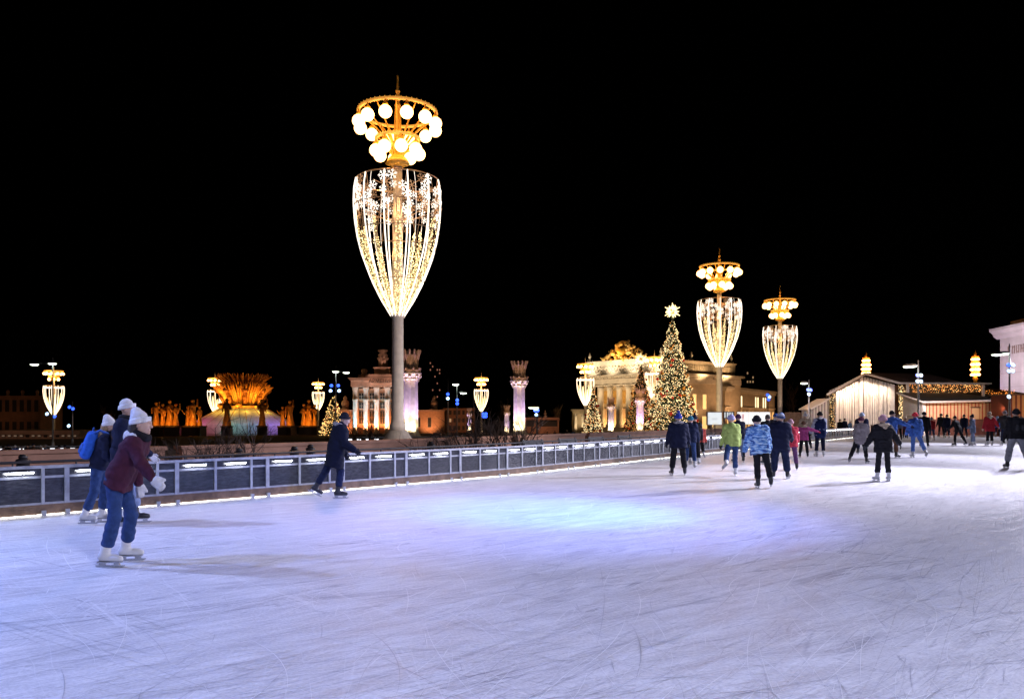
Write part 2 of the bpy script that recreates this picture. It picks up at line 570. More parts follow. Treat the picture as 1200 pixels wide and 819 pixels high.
par = offset_path(BAR, 7.4)
M_terra = mat('terracotta_stone', (.36, .19, .125), .8, noise=.22, nscale=1.6, bump=.3, bscale=10)
gaps = [.8, 2.6, 5.2, 9.0]
for i in range(7):
    a, b = par[i], par[i + 1]
    u = (b - a).normalized()
    t = thing('parapet_wall', '', 'wall', group='terracotta parapet walls behind the rink barrier')
    t['label'] = 'low terracotta parapet segment %s' % ['at the end nearest the camera', 'behind the group of three skaters', 'behind the skater in the long navy parka', 'beside the bare bushes and the tallest lamp', 'below the violet lit column', 'in front of the tallest decorated tree', 'behind the white sign boards'][i]
    aa, bb = a + u * .25, b - u * .25
    MB().obox(aa, bb, .35, -.2, .76).build('wall', M_terra, t)
    MB().obox(aa - u * .05, bb + u * .05, .46, .76, .86).build('coping', M_terra, t)
rail_path = offset_path(BAR, 2.3)
rail = path_points([tuple(p) for p in rail_path], 1.15)
t = thing('railing', 'thin black metal railing running behind the rink barrier', 'railing')
rr = MB(); rr.tube([(p.x, p.y, .80) for p in rail[:48]], .028, 6); rr.build('hand_rail', M_blacksteel, t)
rr = MB(); rr.tube([(p.x, p.y, .22) for p in rail[:48]], .02, 6); rr.build('lower_rail', M_blacksteel, t)
for p in rail[:48]:
    MB().tube([(p.x, p.y, -.1), (p.x, p.y, .8)], .018, 6).build('post', M_blacksteel, t)

binm = MB(); binm.lathe([(.13, 0), (.16, .05), (.16, .86), (.18, .88), (.18, .94), (.12, .98)], 14)
bin_me = binm.mesh('bin', True)
bl = MB(); bl.lathe([(.10, .98), (.12, 1.03), (.07, 1.09), (1e-6, 1.1)], 14)
bl_me = bl.mesh('bin_lid', True)
for k, (px, d, lab) in enumerate([(27, 18.6, 'black litter bin by the parapet near the end of the railing'), (505, 29.5, 'black litter bin just right of the tallest lamp'),
                                  (345, 24.2, 'black litter bin by the bare bushes left of the navy parka skater'), (280, 22.8, 'black litter bin in front of the golden fountain'), (364, 26.0, 'black litter bin left of the navy parka skater')]):
    t = thing('litter_bin', lab, 'bin', (X(px, d), d, -.12), group='black litter bins along the parapet', scale=.86)
    link(bin_me, 'drum', M_blacksteel, t); link(bl_me, 'lid', M_blacksteel, t)


def bench_protos():
    s = MB(); s.box(-.8, .8, -.2, .2, .42, .46)
    b = MB()
    for k in range(4):
        b.box(-.8, .8, .2 + .03 * k, .225 + .03 * k, .5 + .1 * k, .585 + .1 * k)
    l = MB(); l.prism([(-.2, 0), (-.14, 0), (.14, .42), (.34, .92), (.3, .92), (.1, .46), (-.2, .42)], -.72, -.66, 'x')
    l2 = MB(); l2.prism([(-.2, 0), (-.14, 0), (.14, .42), (.34, .92), (.3, .92), (.1, .46), (-.2, .42)], .66, .72, 'x')
    return s.mesh('seat'), b.mesh('backrest'), l.mesh('leg'), l2.mesh('leg')


bs = bench_protos()
for px, d, lab in [(672, 34.5, 'dark slatted bench below the violet column right of the bushes'), (705, 37.5, 'dark slatted bench in front of the smallest decorated tree'), (738, 41, 'dark slatted bench in front of the tallest decorated tree'), (632, 32.0, 'dark slatted bench closest to the bare bushes')]:
    t = thing('bench', lab, 'bench', (X(px, d), d, -.1), R(57), group='dark benches along the parapet')
    for nm, me_ in zip(('seat', 'backrest', 'leg', 'leg'), bs):
        link(me_, nm, M_blacksteel, t)

# ------------------------------------------------------------------ chalice lamps
ZB, ZT = 6.79, 13.62          # bottom and rim of the light chalice


def prof_r(t):
    return float(np.interp(t, [0, .06, .13, .26, .36, .45, .57, .69, .82, .93, 1.0], [.33, .58, .88, 1.33, 1.6, 1.83, 2.04, 2.17, 2.23, 2.2, 2.10]))


def pp(t, a, k=1.0):
    r = prof_r(t) * k
    return (r * math.cos(a), r * math.sin(a), ZB + (ZT - ZB) * t)


def snowflake_mesh():
    m = MB()
    for i in range(3):
        a = PI * i / 3
        m.tube([(-math.cos(a), 0, -math.sin(a)), (math.cos(a), 0, math.sin(a))], .06, 4)
    for i in range(6):
        a = PI * i / 3
        for sg in (-1, 1):
            b = a + sg * R(50)
            p = Vector((math.cos(a) * .55, 0, math.sin(a) * .55))
            m.tube([p, p + Vector((math.cos(b), 0, math.sin(b))) * .36], .05, 4)
    return m.mesh('snowflake')


FLAKE = snowflake_mesh()
GLOBE = MB().ball((0, 0, 0), .32, 18, 12).mesh('globe', True)
SOCK = MB().lathe([(.05, .30), (.13, .32), (.13, .40), (.05, .46), (.03, .62)], 10).mesh('socket', True)
NETS, RIBS, WIRES = [], [], []


def chalice_lamp_mesh():
    """meshes shared by all lamps"""
    d = {}
    p = MB(); p.lathe([(1.15, -1.2), (1.15, .12), (1.02, .16), (1.02, .36), (.72, .62), (.52, .95), (.46, 1.05)], 24)
    d['pedestal'] = p.mesh('pedestal', False)
    p = MB(); p.lathe([(.40, 1.05), (.40, 1.35), (.34, 1.42), (.30, 1.6), (.29, 6.7), (.36, 6.72), (.36, 6.86), (.27, 6.9), (.25, 11.6), (.29, 11.62), (.29, 11.75), (.24, 11.8), (.22, 14.4)], 24)
    d['pole'] = p.mesh('pole', True)
    p = MB(); p.lathe([(.22, 14.35), (.62, 14.5), (.5, 14.72), (.26, 14.95), (.2, 15.6), (.17, 17.0), (.13, 17.4), (.16, 17.42), (.16, 17.5), (.1, 17.55), (.1, 17.7), (.15, 17.72), (.15, 17.82), (.1, 17.86), (.085, 18.1), (.12, 18.12), (.12, 18.2), (.07, 18.25), (.05, 18.95), (.02, 19.0)], 14)
    d['spire'] = p.mesh('spire', True)
    for nm, rad, zc, tr in (('upper_ring', 1.95, 17.08, .085), ('lower_ring', 1.08, 15.72, .075)):
        q = MB(); q.tube([(rad * math.cos(2 * PI * k / 48), rad * math.sin(2 * PI * k / 48), zc) for k in range(48)], tr, 8, closed=True)
        for k in range(48):   # rope lashing
            a = 2 * PI * (k + .5) / 48
            q.tube([((rad - .05) * math.cos(a), (rad - .05) * math.sin(a), zc - .1), ((rad + .06) * math.cos(a + .06), (rad + .06) * math.sin(a + .06), zc + .1)], .02, 4)
        d[nm] = q.mesh(nm, True)
    for k in range(12):
        a = 2 * PI * k / 12
        pts = []
        for i in range(9):
            s = i / 8
            r = .2 + 1.75 * s ** 1.35; z = 14.75 + 2.33 * s ** .8
            pts.append((r * math.cos(a), r * math.sin(a), z))
        d['us%d' % k] = MB().tube(pts, [.055 - .025 * i / 8 for i in range(9)], 6).mesh('strut', True)
    for k in range(8):
        a = 2 * PI * (k + .5) / 8
        pts = [((.18 + .9 * s ** 1.3) * math.cos(a), (.18 + .9 * s ** 1.3) * math.sin(a), 14.7 + 1.02 * s ** .85) for s in (0, .2, .4, .6, .8, 1)]
        d['ls%d' % k] = MB().tube(pts, .035, 6).mesh('strut', True)
    N = 12
    for k in range(N):
        a = 2 * PI * (k + .5) / N
        pts = [pp(t, a) for t in np.linspace(0, 1, 26)]
        d['rib%d' % k] = MB().tube(pts, .034, 6).mesh('rib', True)
        b_ = a + PI / N * (.62 if k % 2 else .5)
        d['thin%d' % k] = MB().tube([pp(t, b_ + .05 * math.sin(t * 3), .985) for t in np.linspace(0, 1, 22)], .011, 5).mesh('rib', True)
    for j, t in enumerate((.012, .26, .5, .62, .8, 1.0)):
        d['hoop%d' % j] = MB().tube([pp(t, 2 * PI * k / 48) for k in range(48)], .032 if j == 5 else .02, 5, closed=True).mesh('hoop', True)
    # pointed nets of beads between the ribs
    for k in range(N):
        a0 = 2 * PI * k / N + .06 * math.sin(k * 2.3)
        top = (.74, .60, .68, .72, .56, .7)[k % 6]
        m = MB()
        for q in range(330):
            t = top * (random.random() ** 1.25)
            wdt = (1 - (t / top) ** 1.3) * .21 + .012
            a = a0 + random.uniform(-1, 1) * wdt
            kk = random.uniform(.90, .985)
            m.bead(pp(t, a, kk), random.uniform(.016, .034))
        m.cur = 1
        for q in range(9):
            ph = random.uniform(0, 6); amp = random.uniform(.2, 1)
            pts = []
            for t in np.linspace(.01, top, 26):
                wdt = (1 - (t / top) ** 1.3) * .2 + .01
                pts.append(pp(t, a0 + wdt * amp * math.sin(t * random.uniform(38, 46) + ph), .95))
            m.tube(pts, .011, 4)
        d['net%d' % k] = m.mesh('bead_net')
    # bronze wires crossing to the pole
    for k in range(12):
        a = 2 * PI * k / 12
        m = MB()
        m.tube([pp(1.0, a + .26, .98), pp(.55, a + .02, .97), pp(.02, a + .26, .9)], .014, 4)
        m.tube([pp(1.0, a - .26, .98), pp(.55, a - .02, .97)], .014, 4)
        m.tube([pp(.82 if k % 2 else .93, a, .99), (.26 * math.cos(a), .26 * math.sin(a), ZB + (ZT - ZB) * (.70 if k % 2 else .93))], .022, 4)
        d['wire%d' % k] = m.mesh('wire')
    return d


LM = chalice_lamp_mesh()
LAMPS = 'tall chalice lamps with globes and light garlands'


def near_lamp(label, loc, rz):
    t = thing('chalice_lamp', label, 'lamp', loc, rz, LAMPS)
    link(LM['pedestal'], 'pedestal', M_stone, t); link(LM['pole'], 'pole', M_pole, t)
    link(LM['spire'], 'spire', M_gold, t)
    link(LM['upper_ring'], 'ring', M_rope, t); link(LM['lower_ring'], 'ring', M_rope, t)
    for k in range(12):
        link(LM['us%d' % k], 'strut', M_gold, t)
        a = 2 * PI * (k + .5) / 12
        g = link(GLOBE, 'globe', M_globe, t, (1.97 * math.cos(a), 1.97 * math.sin(a), 16.42))
        link(SOCK, 'socket', M_gold, g)
    for k in range(8):
        link(LM['ls%d' % k], 'strut', M_gold, t)
        a = 2 * PI * k / 8 + .2
        g = link(GLOBE, 'globe', M_globe, t, (1.1 * math.cos(a), 1.1 * math.sin(a), 15.08))
        link(SOCK, 'socket', M_gold, g)
    for k in range(12):
        link(LM['rib%d' % k], 'rib', M_rib, t)
        link(LM['thin%d' % k], 'rib', M_flake if k % 2 else M_bronze, t)
        link(LM['wire%d' % k], 'wire', M_bronze, t)
        link(LM['net%d' % k], 'bead_net', [M_net, M_netwire], t)
    for j in range(6):
        link(LM['hoop%d' % j], 'hoop', M_bronze, t)
    rs = random.Random(3)
    for c in range(14):                               # clusters of snowflakes below the rim
        a0 = 2 * PI * (c + .1) / 14
        for q, (da, dt, sz) in enumerate(((-.13, .955, .2), (.10, .96, .21), (-.04, .905, .21), (.14, .89, .15), (-.12, .86, .16), (.05, .835, .17), (-.02, .775, .15))):
            tt = dt - (.07 if c % 2 else 0)
            a = a0 + da * .9
            o = link(FLAKE, 'snowflake', M_flake if (q + c) % 3 else M_flake_warm, t, pp(tt, a, .985))
            o.rotation_euler = (rs.uniform(-.15, .15), rs.uniform(0, 1), a + PI / 2)
            o.scale = (sz * 1.28,) * 3
    return t


lamp1 = near_lamp('tallest lamp, closest to the ice, its garland chalice high above the barrier', (X(466, 41), 41, 0), .1)
def lamp_shine(x, y, z):
    spot('lamp_crown_shine', (x, y - 2.4, z + 14.3), (x - 4, y - 17, z), 4200, (1, .52, .24), 100, .9, .6)
    for k in range(3):
        a = 2 * PI * k / 3 + .5 - PI / 2
        spot('pole_shine', (x + .85 * math.cos(a), y + .85 * math.sin(a), z + 13.9), (x, y, z + 8.0), 480, (1, .50, .18), 40, .6, .1)
        spot('pole_shine', (x + 1.0 * math.cos(a), y + 1.0 * math.sin(a), z + 9.4), (x, y, z + 11.5), 170, (1, .5, .2), 110, .8, .1)


lamp_shine(X(466, 41), 41, 0)
for lab, px, d in (('middle sized lit lamp right of the tallest christmas tree', 843, 83), ('lit lamp left of the pale timber shed, behind the skaters', 914, 107)):
    c = copy_tree(lamp1)
    c['label'] = lab; c.location = (X(px, d), d, .08); c.rotation_euler = (0, 0, px * .01)
    lamp_shine(X(px, d), d, .08)


def far_lamp_mesh():
    d = {}
    d['pole'] = MB().lathe([(.55, -1), (.55, .6), (.34, .9), (.30, 6.8), (.24, 6.9), (.22, 17.2), (.1, 17.4), (.06, 18.9)], 10).mesh('pole', True)
    for nm, rad, zc in (('upper', 1.95, 17.08), ('lower', 1.08, 15.72)):
        d[nm] = MB().tube([(rad * math.cos(2 * PI * k / 24), rad * math.sin(2 * PI * k / 24), zc) for k in range(24)], .14, 5, closed=True).mesh('ring', True)
    for k in range(10):
        a = 2 * PI * k / 10
        d['rib%d' % k] = MB().tube([pp(t, a) for t in np.linspace(0, 1, 12)], .075, 5).mesh('rib', True)
        d['strut%d' % k] = MB().tube([(.2 * math.cos(a), .2 * math.sin(a), 14.7), (1.95 * math.cos(a), 1.95 * math.sin(a), 17.05)], .05, 4).mesh('strut', True)
        a += PI / 10; top = (.75, .6, .7)[k % 3]
        m = MB()
        for q in range(3):
            o = (q - 1) * .09
            m.tube([pp(t, a + o * (1 - t / top), .93) for t in np.linspace(0, top, 8)], .035, 4)
        d['net%d' % k] = m.mesh('bead_net')
    d['band'] = MB().tube([pp(.93, 2 * PI * k / 20, .98) for k in range(20)], .12, 5, closed=True).mesh('snowflake_band', True)
    d['hoop'] = MB().tube([pp(1.0, 2 * PI * k / 24) for k in range(24)], .05, 5, closed=True).mesh('hoop', True)
    return d


FM = far_lamp_mesh()
far0 = thing('chalice_lamp', '', 'lamp', (0, 0, 0), 0, LAMPS)
link(FM['pole'], 'pole', M_pole, far0); link(FM['upper'], 'ring', M_rope, far0); link(FM['lower'], 'ring', M_rope, far0)
for k in range(10):
    link(FM['rib%d' % k], 'rib', M_rib_far, far0); link(FM['net%d' % k], 'bead_net', M_net, far0); link(FM['strut%d' % k], 'strut', M_gold, far0)
    a = 2 * PI * k / 10
    link(GLOBE, 'globe', M_globe_far, far0, (1.97 * math.cos(a), 1.97 * math.sin(a), 16.45))
for k in range(6):
    a = 2 * PI * k / 6
    link(GLOBE, 'globe', M_globe_far, far0, (1.1 * math.cos(a), 1.1 * math.sin(a), 15.1))
link(FM['band'], 'snowflake_band', M_flake, far0); link(FM['hoop'], 'hoop', M_bronze, far0)
for i, (px, top, bot, lab) in enumerate(((63, 452, 486, 'small distant lamp behind the double headed street lamp, nearest the dark building'), (252, 457, 484, 'small distant lamp half hidden by the golden fountain'),
                                    (373, 459, 480.5, 'small distant lamp above the golden statues right of the fountain'), (564, 456, 482, 'small distant lamp between two violet columns, right of the tower block'),
                                    (686, 443, 475, 'distant lamp at the corner of the white columned pavilion, above the smallest christmas tree'), (767, 436, 470, 'distant lamp in front of the pavilion, between the two tallest christmas trees'))):
    d = FPX * (ZT - ZB) / (bot - top)
    c = far0 if i == 0 else copy_tree(far0)
    c['label'] = lab
    c.location = (X(px, d), d, Z(bot, d) - ZB); c.rotation_euler = (0, 0, i * .7)
    point('far_lamp_glow', (X(px, d), d - 2.5, Z(bot, d) - ZB + 15.8), 900, (1, .55, .2), .6)

# ------------------------------------------------------------------ decorated trees
M_fir = mat('fir_needles', (.035, .055, .028), .8, noise=.5, nscale=2)
M_bark = mat('bark', (.08, .05, .035), .85, noise=.3, nscale=6, bump=.6, bscale=10)
M_red = mat('red_bauble', (.55, .03, .02), .25, noise=.1)
M_amber = mat('amber_bauble', (.65, .30, .05), .25, metal=.4)
M_star = mat('star_light', (.9, .85, .6), .5, emit=(1.0, .76, .38), es=2.0)
M_starlow = mat('star_gilt', (.8, .6, .3), .4, metal=.4, emit=(1.0, .6, .25), es=.5, sample='NONE')


def fir(label, loc, H, Rb, n_clump, n_light, bulb, br, star, n_b, group='decorated christmas trees', seed=1, bscale=1.0, bulb2=None):
    rs = random.Random(seed)
    t = thing('christmas_tree', label, 'tree', loc, rs.uniform(0, 6), group)
    MB().lathe([(.32, -.5), (.26, H * .3), (.08, H * .93), (.02, H)], 10).build('trunk', M_bark, t, True)

    def env(z):       # outline with uneven tiers
        s = 1 - z / H
        return Rb * (s ** .88) * (1 + .13 * math.sin(z * 5.2 / max(H / 13, .4)) + .05 * math.sin(z * 11)) + .05
    cr = MB()
    for q in range(n_clump):
        z = H * (1 - math.sqrt(rs.random())) * .985 + .25
        a = rs.uniform(0, 2 * PI)
        r1 = env(z) * rs.uniform(.55, 1.07); r0 = max(0, r1 - rs.uniform(.35, .75) * max(.35, Rb / 3.4))
        dz = rs.uniform(.05, .32) * Rb / 3
        wv = rs.uniform(.09, .2) * Rb / 3
        c, s_ = math.cos(a), math.sin(a)
        p0 = Vector((r0 * c, r0 * s_, z + dz)); p1 = Vector((r1 * c, r1 * s_, z - dz * .4)); sd = Vector((-s_, c, 0)) * wv; up = Vector((0, 0, wv * .8))
        cr.add([p0, (p0 + p1) / 2 + sd, p1, (p0 + p1) / 2 - sd], [(0, 1, 2, 3)])
        cr.add([p0, (p0 + p1) / 2 + up, p1, (p0 + p1) / 2 - up], [(0, 1, 2, 3)])
    cr.build('crown', M_fir, t)
    lm = MB()
    for q in range(n_light):
        z = H * (1 - math.sqrt(rs.random())) * .96 + .15
        a = rs.uniform(0, 2 * PI); r = env(z) * rs.uniform(.82, 1.06)
        lm.cur = 1 if rs.random() < .22 else 0
        lm.bead((r * math.cos(a), r * math.sin(a), z), br * rs.uniform(.6, 1.25))
    tag(lm.build('fairy_lights', [bulb, bulb2 or M_orangebulb], t), kind='stuff')
    for k in range(n_b):
        z = H * (1 - math.sqrt(rs.random())) * .9 + .3
        a = rs.uniform(0, 2 * PI); r = env(z) * rs.uniform(.95, 1.05)
        o = link(BAUBLE, 'bauble', M_red if k % 5 < 3 else M_amber, t, (r * math.cos(a), r * math.sin(a), z))
        o.scale = (bscale * rs.uniform(.7, 1.25),) * 3
    if star:
        s = MB()
        for k in range(34):
            v = Vector((rs.gauss(0, 1), rs.gauss(0, 1), rs.gauss(0, 1))).normalized()
            L = star * rs.uniform(.75, 1.0)
            s.tube([v * .05, v * L * .5, v * L], [star * .14, star * .085, star * .02], 5)
        for k in range(12):
            a = 2 * PI * k / 12
            L = star * (1.12 if k % 2 else .85)
            s.tube([(0, 0, 0), (.55 * L * math.cos(a), 0, .55 * L * math.sin(a)), (L * math.cos(a), 0, L * math.sin(a))], [star * .2, star * .1, star * .05], 5)
        o = s.build('star', M_star, t, loc=(0, 0, H + star * .55)); o.rotation_euler = (0, 0, -t.rotation_euler.z)
        MB().ball((0, 0, 0), star * .42, 12, 8).build('star_core', M_starlow, o)
    return t


BAUBLE = MB().ball((0, 0, 0), .17, 10, 7).mesh('bauble', True)
M_treebulb_dim = mat('amber_fairy_bulb', (.9, .7, .4), .4, emit=(1.0, .5, .16), es=1.1, sample='NONE')
d = 85
fir('tallest christmas tree, dense pale lights, red baubles, bright star on top', (X(788, d), d, -.4), (513 - 370) / FPX * d, 2.75, 5600, 5200, M_whitebulb, .043, .80, 96, seed=4)
d = 165
fir('dim amber christmas tree with a star, behind a violet column', (X(751, d), d, Z(508, d)), (508 - 425) / FPX * d, 3.3, 3600, 2000, M_treebulb_dim, .07, 1.2, 40, seed=5, bscale=1.5)
d = 150
fir('smallest christmas tree, by the corner of the white columned pavilion', (X(695, d), d, Z(508, d)), (508 - 452) / FPX * d, 1.75, 2400, 1000, M_whitebulb, .07, 0, 36, seed=6, bscale=1.1)
d = 140
fir('christmas tree with golden lights behind the navy parka skater', (X(391, d), d, Z(511, d)), (511 - 462) / FPX * d, 2.3, 2400, 1100, M_warmbulb, .07, 0, 10, seed=8)
point('tree_glow', (X(788, 78), 77, 4), 900, (1, .75, .4), 1.5)
point('tree_glow', (X(788, 78), 78, 9), 500, (1, .75, .4), 1.0)
point('tree_glow', (X(751, 156), 156, 4), 900, (1, .6, .3), 1.5)

# ------------------------------------------------------------------ violet lit columns with crowns
M_lime = mat('pale_limestone', (.62, .57, .52), .75, noise=.15, nscale=3, bump=.3, bscale=9)
M_crown = mat('sandstone_carving', (.45, .31, .22), .75, noise=.25, nscale=4, bump=.3, bscale=9)


def column_meshes():
    d = {}
    d['plinth'] = MB().lathe([(1.25, -1.5), (1.25, .22), (1.0, .28), (1.0, .5), (.86, .6)], 8, ph=PI / 8).mesh('plinth')
    sh = MB()
    n = 64
    prof = [(.80, .6), (.75, 1.0), (.70, 5.6), (.72, 5.9)]
    vs = []
    for r, z in prof:
        for k in range(n):
            a = 2 * PI * k / n
            vs.append(((r - .09 * abs(math.sin(4 * a)) ** .5) * math.cos(a), (r - .09 * abs(math.sin(4 * a)) ** .5) * math.sin(a), z))
    sh.add(vs, [(i * n + k, i * n + (k + 1) % n, (i + 1) * n + (k + 1) % n, (i + 1) * n + k) for i in range(3) for k in range(n)])
    d['shaft'] = sh.mesh('shaft')
    c = MB(); c.lathe([(.72, 5.88), (.84, 6.05), (.8, 6.2), (1.0, 6.42), (1.12, 6.55), (1.12, 6.66), (.95, 6.7)], 8, ph=PI / 8)
    for k in range(8):
        a = 2 * PI * k / 8
        c.ball((.95 * math.cos(a), .95 * math.sin(a), 6.33), .17, 8, 6)
        c.tube([(.76 * math.cos(a), .76 * math.sin(a), 5.8), (.98 * math.cos(a), .98 * math.sin(a), 6.3)], .06, 5)
    d['capital'] = c.mesh('capital')
    c = MB(); c.lathe([(.95, 6.66), (1.02, 6.72), (1.02, 6.98), (.86, 7.04), (.62, 7.12), (.66, 7.9), (.80, 8.45), (.80, 8.5), (.1, 8.5)], 16)
    for k in range(8):
        a = 2 * PI * (k + .5) / 8
        c.ball((.98 * math.cos(a), .98 * math.sin(a), 7.1), .13, 8, 6)
    for k in range(12):                               # sheaves standing round the crown
        a = 2 * PI * k / 12
        q = lambda r, z: (r * math.cos(a), r * math.sin(a), z)
        c.tube([q(.64, 7.1), q(.70, 7.9), q(.84, 8.5), q(.93, 8.75)], [.08, .08, .10, .09], 5)
        c.tube([q(.93, 8.72), q(.96, 9.0)], [.11, .09], 5)
    d['crown'] = c.mesh('crown')
    return d


CM = column_meshes()
for i, (px, top, bot, dx, lab, warm, vio) in enumerate(((481.5, 410, 514, None, 'tallest violet lit fluted column, just behind the tallest lamp', 1, 1), (608.5, 423, 512, None, 'violet lit fluted column standing alone behind the bare bushes', 1, 1), (750, 455, 508, None, 'violet lit column in front of the dim amber christmas tree', .5, 1.5),
                                         (716, 465, 508, None, 'pale column with dark crown before the pavilion columns', 1.6, .5), (594, 475, 509, None, 'small violet column just left of the column behind the bushes', 1, .8), (550, 478, 506, None, 'small violet column left of a distant lamp', .8, 1), (448, 484, 510, None, 'small violet column in front of the orange lit facade', .6, 1.2),
                                         (167, 484, 511, None, 'small violet lit column beyond the railing, left of the golden statues', 1, 1))):
    d = FPX * 9.0 / (bot - top)
    x, z = X(px, d), Z(bot, d)
    t = thing('light_column', lab, 'column', (x, d, z), i * .4, 'violet lit fluted columns with carved crowns')
    link(CM['plinth'], 'plinth', M_lime, t); link(CM['shaft'], 'shaft', M_lime, t); link(CM['capital'], 'capital', M_lime, t); link(CM['crown'], 'crown', M_crown, t)
    v = Vector((-x, -d)).normalized(); sd = Vector((-v.y, v.x))
    for q, (a, b) in enumerate(((1.55, .5), (1.4, -.9))):
        p = Vector((x, d)) + v * a + sd * b
        spot('column_uplight', (p.x, p.y, z + .35), (x, d, z + 3.2), 560 * warm, (1, .82, .5), 80, .5, .12)
    for sg in (-1, 1):
        p = Vector((x, d)) + v * 1.5 + sd * 2.3 * sg
        spot('column_violet_light', (p.x, p.y, z + .4), (x, d, z + 5.0), 1500 * vio, (.66, .42, 1.0), 50, .6, .12)
    p = Vector((x, d)) + v * 5
    spot('column_crown_light', (p.x, p.y, z + 1), (x, d, z + 8.2), 1700, (1, .62, .4), 26, .6, .2)

# ------------------------------------------------------------------ white columned pavilion
M_plaster = mat('cream_plaster', (.62, .54, .42), .75, noise=.12, nscale=.8, bump=.2, bscale=5)
M_plaster_w = mat('white_plaster', (.72, .68, .60), .75, noise=.1, nscale=1.2, bump=.2, bscale=5)
M_gilt = mat('gilt_sculpture', (.72, .48, .16), .45, metal=.25, noise=.25, nscale=3)
M_dark = mat('dark_opening', (.02, .016, .014), .6)
M_darkroof = mat('dark_roof', (.045, .036, .032), .7, noise=.3, nscale=1.5)
M_orangewall = mat('orange_plaster', (.55, .30, .18), .8, noise=.15, nscale=1)


def column_mb(x, y, z0, z1, r, n=20):
    m = MB()
    m.lathe([(r * 1.35, z0), (r * 1.35, z0 + r * .5), (r * 1.12, z0 + r * .7), (r, z0 + r * 1.1), (r * .98, z0 + (z1 - z0) * .4), (r * .86, z1 - r * 1.8), (r * .95, z1 - r * 1.7), (r * .9, z1 - r * 1.4), (r * 1.25, z1 - r * .5)], n, (x, y, 0))
    m.box(x - r * 1.4, x + r * 1.4, y - r * 1.4, y + r * 1.4, z1 - r * .45, z1)
    return m


def finial_mb(x, y, z, s):
    m = MB()
    m.box(x - .75 * s, x + .75 * s, y - .75 * s, y + .75 * s, z, z + .9 * s)
    m.lathe([(.55 * s, .9 * s), (.35 * s, 1.2 * s), (.7 * s, 1.9 * s), (.75 * s, 2.3 * s), (.3 * s, 2.8 * s), (.42 * s, 3.2 * s), (.05 * s, 3.9 * s)], 10, (x, y, z))
    return m


def wlocal(t, p):
    return t.matrix_basis @ Vector(p)


C0 = Vector((40.4, 218)); ang = R(-50)
GB = Z(509, 225)
L, DP = 29.0, 36.0
org = C0 - Vector((math.cos(ang), math.sin(ang))) * L
pav = thing('pavilion', 'white columned pavilion lit cream, with a golden crest on its roof', 'building', (org.x, org.y, GB), ang)
H_col0, H_col1, H_ent, H_att = 1.9, 14.2, 16.8, 20.6
MB().box(0, L, 5.0, DP, 0, H_col1).build('body', M_plaster, pav)
MB().box(-.6, L + .6, -1.2, 6, 0, 1.9).build('podium', M_plaster, pav)
m = MB(); m.box(-.3, L + .3, -.3, DP, H_col1, H_col1 + 1.5); m.box(-1.2, L + 1.2, -1.2, DP + .6, H_col1 + 2.1, H_col1 + 2.7)
for k in range(36):
    m.box(.2 + k * .8, .6 + k * .8, -.8, -.28, H_col1 + 1.6, H_col1 + 2.08)
for k in range(44):
    m.box(L + .28, L + .8, .2 + k * .8, .6 + k * .8, H_col1 + 1.6, H_col1 + 2.08)
m.box(-.15, L + .15, -.15, DP, H_col1 + 1.52, H_col1 + 2.08)
m.build('entablature', M_plaster_w, pav)
m = MB(); m.box(.2, L - .2, .2, 8, H_ent + .1, H_att); m.box(-.1, L + .1, -.1, 8.3, H_att, H_att + .45)
for k in range(58):                                    # carved frieze of the attic
    x = 3 + (L - 6) * k / 57
    m.ball((x, .18, H_ent + 1.9 + .55 * math.sin(k * 2.1)), .36, 6, 5)
    m.ball((x + .2, .18, H_ent + 1.5 + .5 * math.cos(k * 1.3)), .3, 6, 5)
m.build('attic', M_plaster_w, pav)
m = MB(); m.box(L - 9, L - .4, 8.4, DP - 2, H_ent + .1, H_att - .3); m.box(L - 9, L - .1, 8.35, DP - 1.7, H_att - .3, H_att)
for k in range(30):
    y = 9 + (DP - 14) * k / 29
    m.box(L - .42, L - .15, y, y + .42, H_ent + .9, H_att - 1.2)
m.build('side_attic', M_plaster, pav)
for k in range(8):
    column_mb(1.9 + k * (L - 3.8) / 7, .9, H_col0, H_col1, .95).build('column', M_plaster_w, pav, True)
for k in range(7):
    x = 1.9 + (k + .5) * (L - 3.8) / 7
    f = MB().box(x - .95, x + .95, 4.86, 4.98, 2.4, 7.6).build('window', M_dark, pav)
    MB().box(x - .8, x + .8, 4.80, 4.85, 2.6, 7.4).build('pane', mat('dim_gilded_window', (.3, .2, .1), .4, emit=(1, .5, .2), es=.25, sample='NONE'), f)
    f = MB().box(x - 1.0, x + 1.0, 4.86, 4.98, 8.8, 12.6).build('relief_panel', M_gilt, pav)
for k in range(7):
    y = 3.2 + k * 4.6
    if k in (2, 3, 5):
        f = MB().box(L + .0, L + .1, y + .4, y + 2.4, 6.8, 11.5).build('window', M_plaster_w, pav)
        MB().box(L + .1, L + .16, y + .65, y + 2.15, 7.1, 11.2).build('pane', M_warmwin, f)
    f = MB().box(L + .0, L + .1, y + .1, y + 2.8, .6, 5.4).build('window', M_plaster_w, pav)
    MB().box(L + .1, L + .16, y + .4, y + 2.5, .8, 5.0).build('pane', M_warmwin, f)
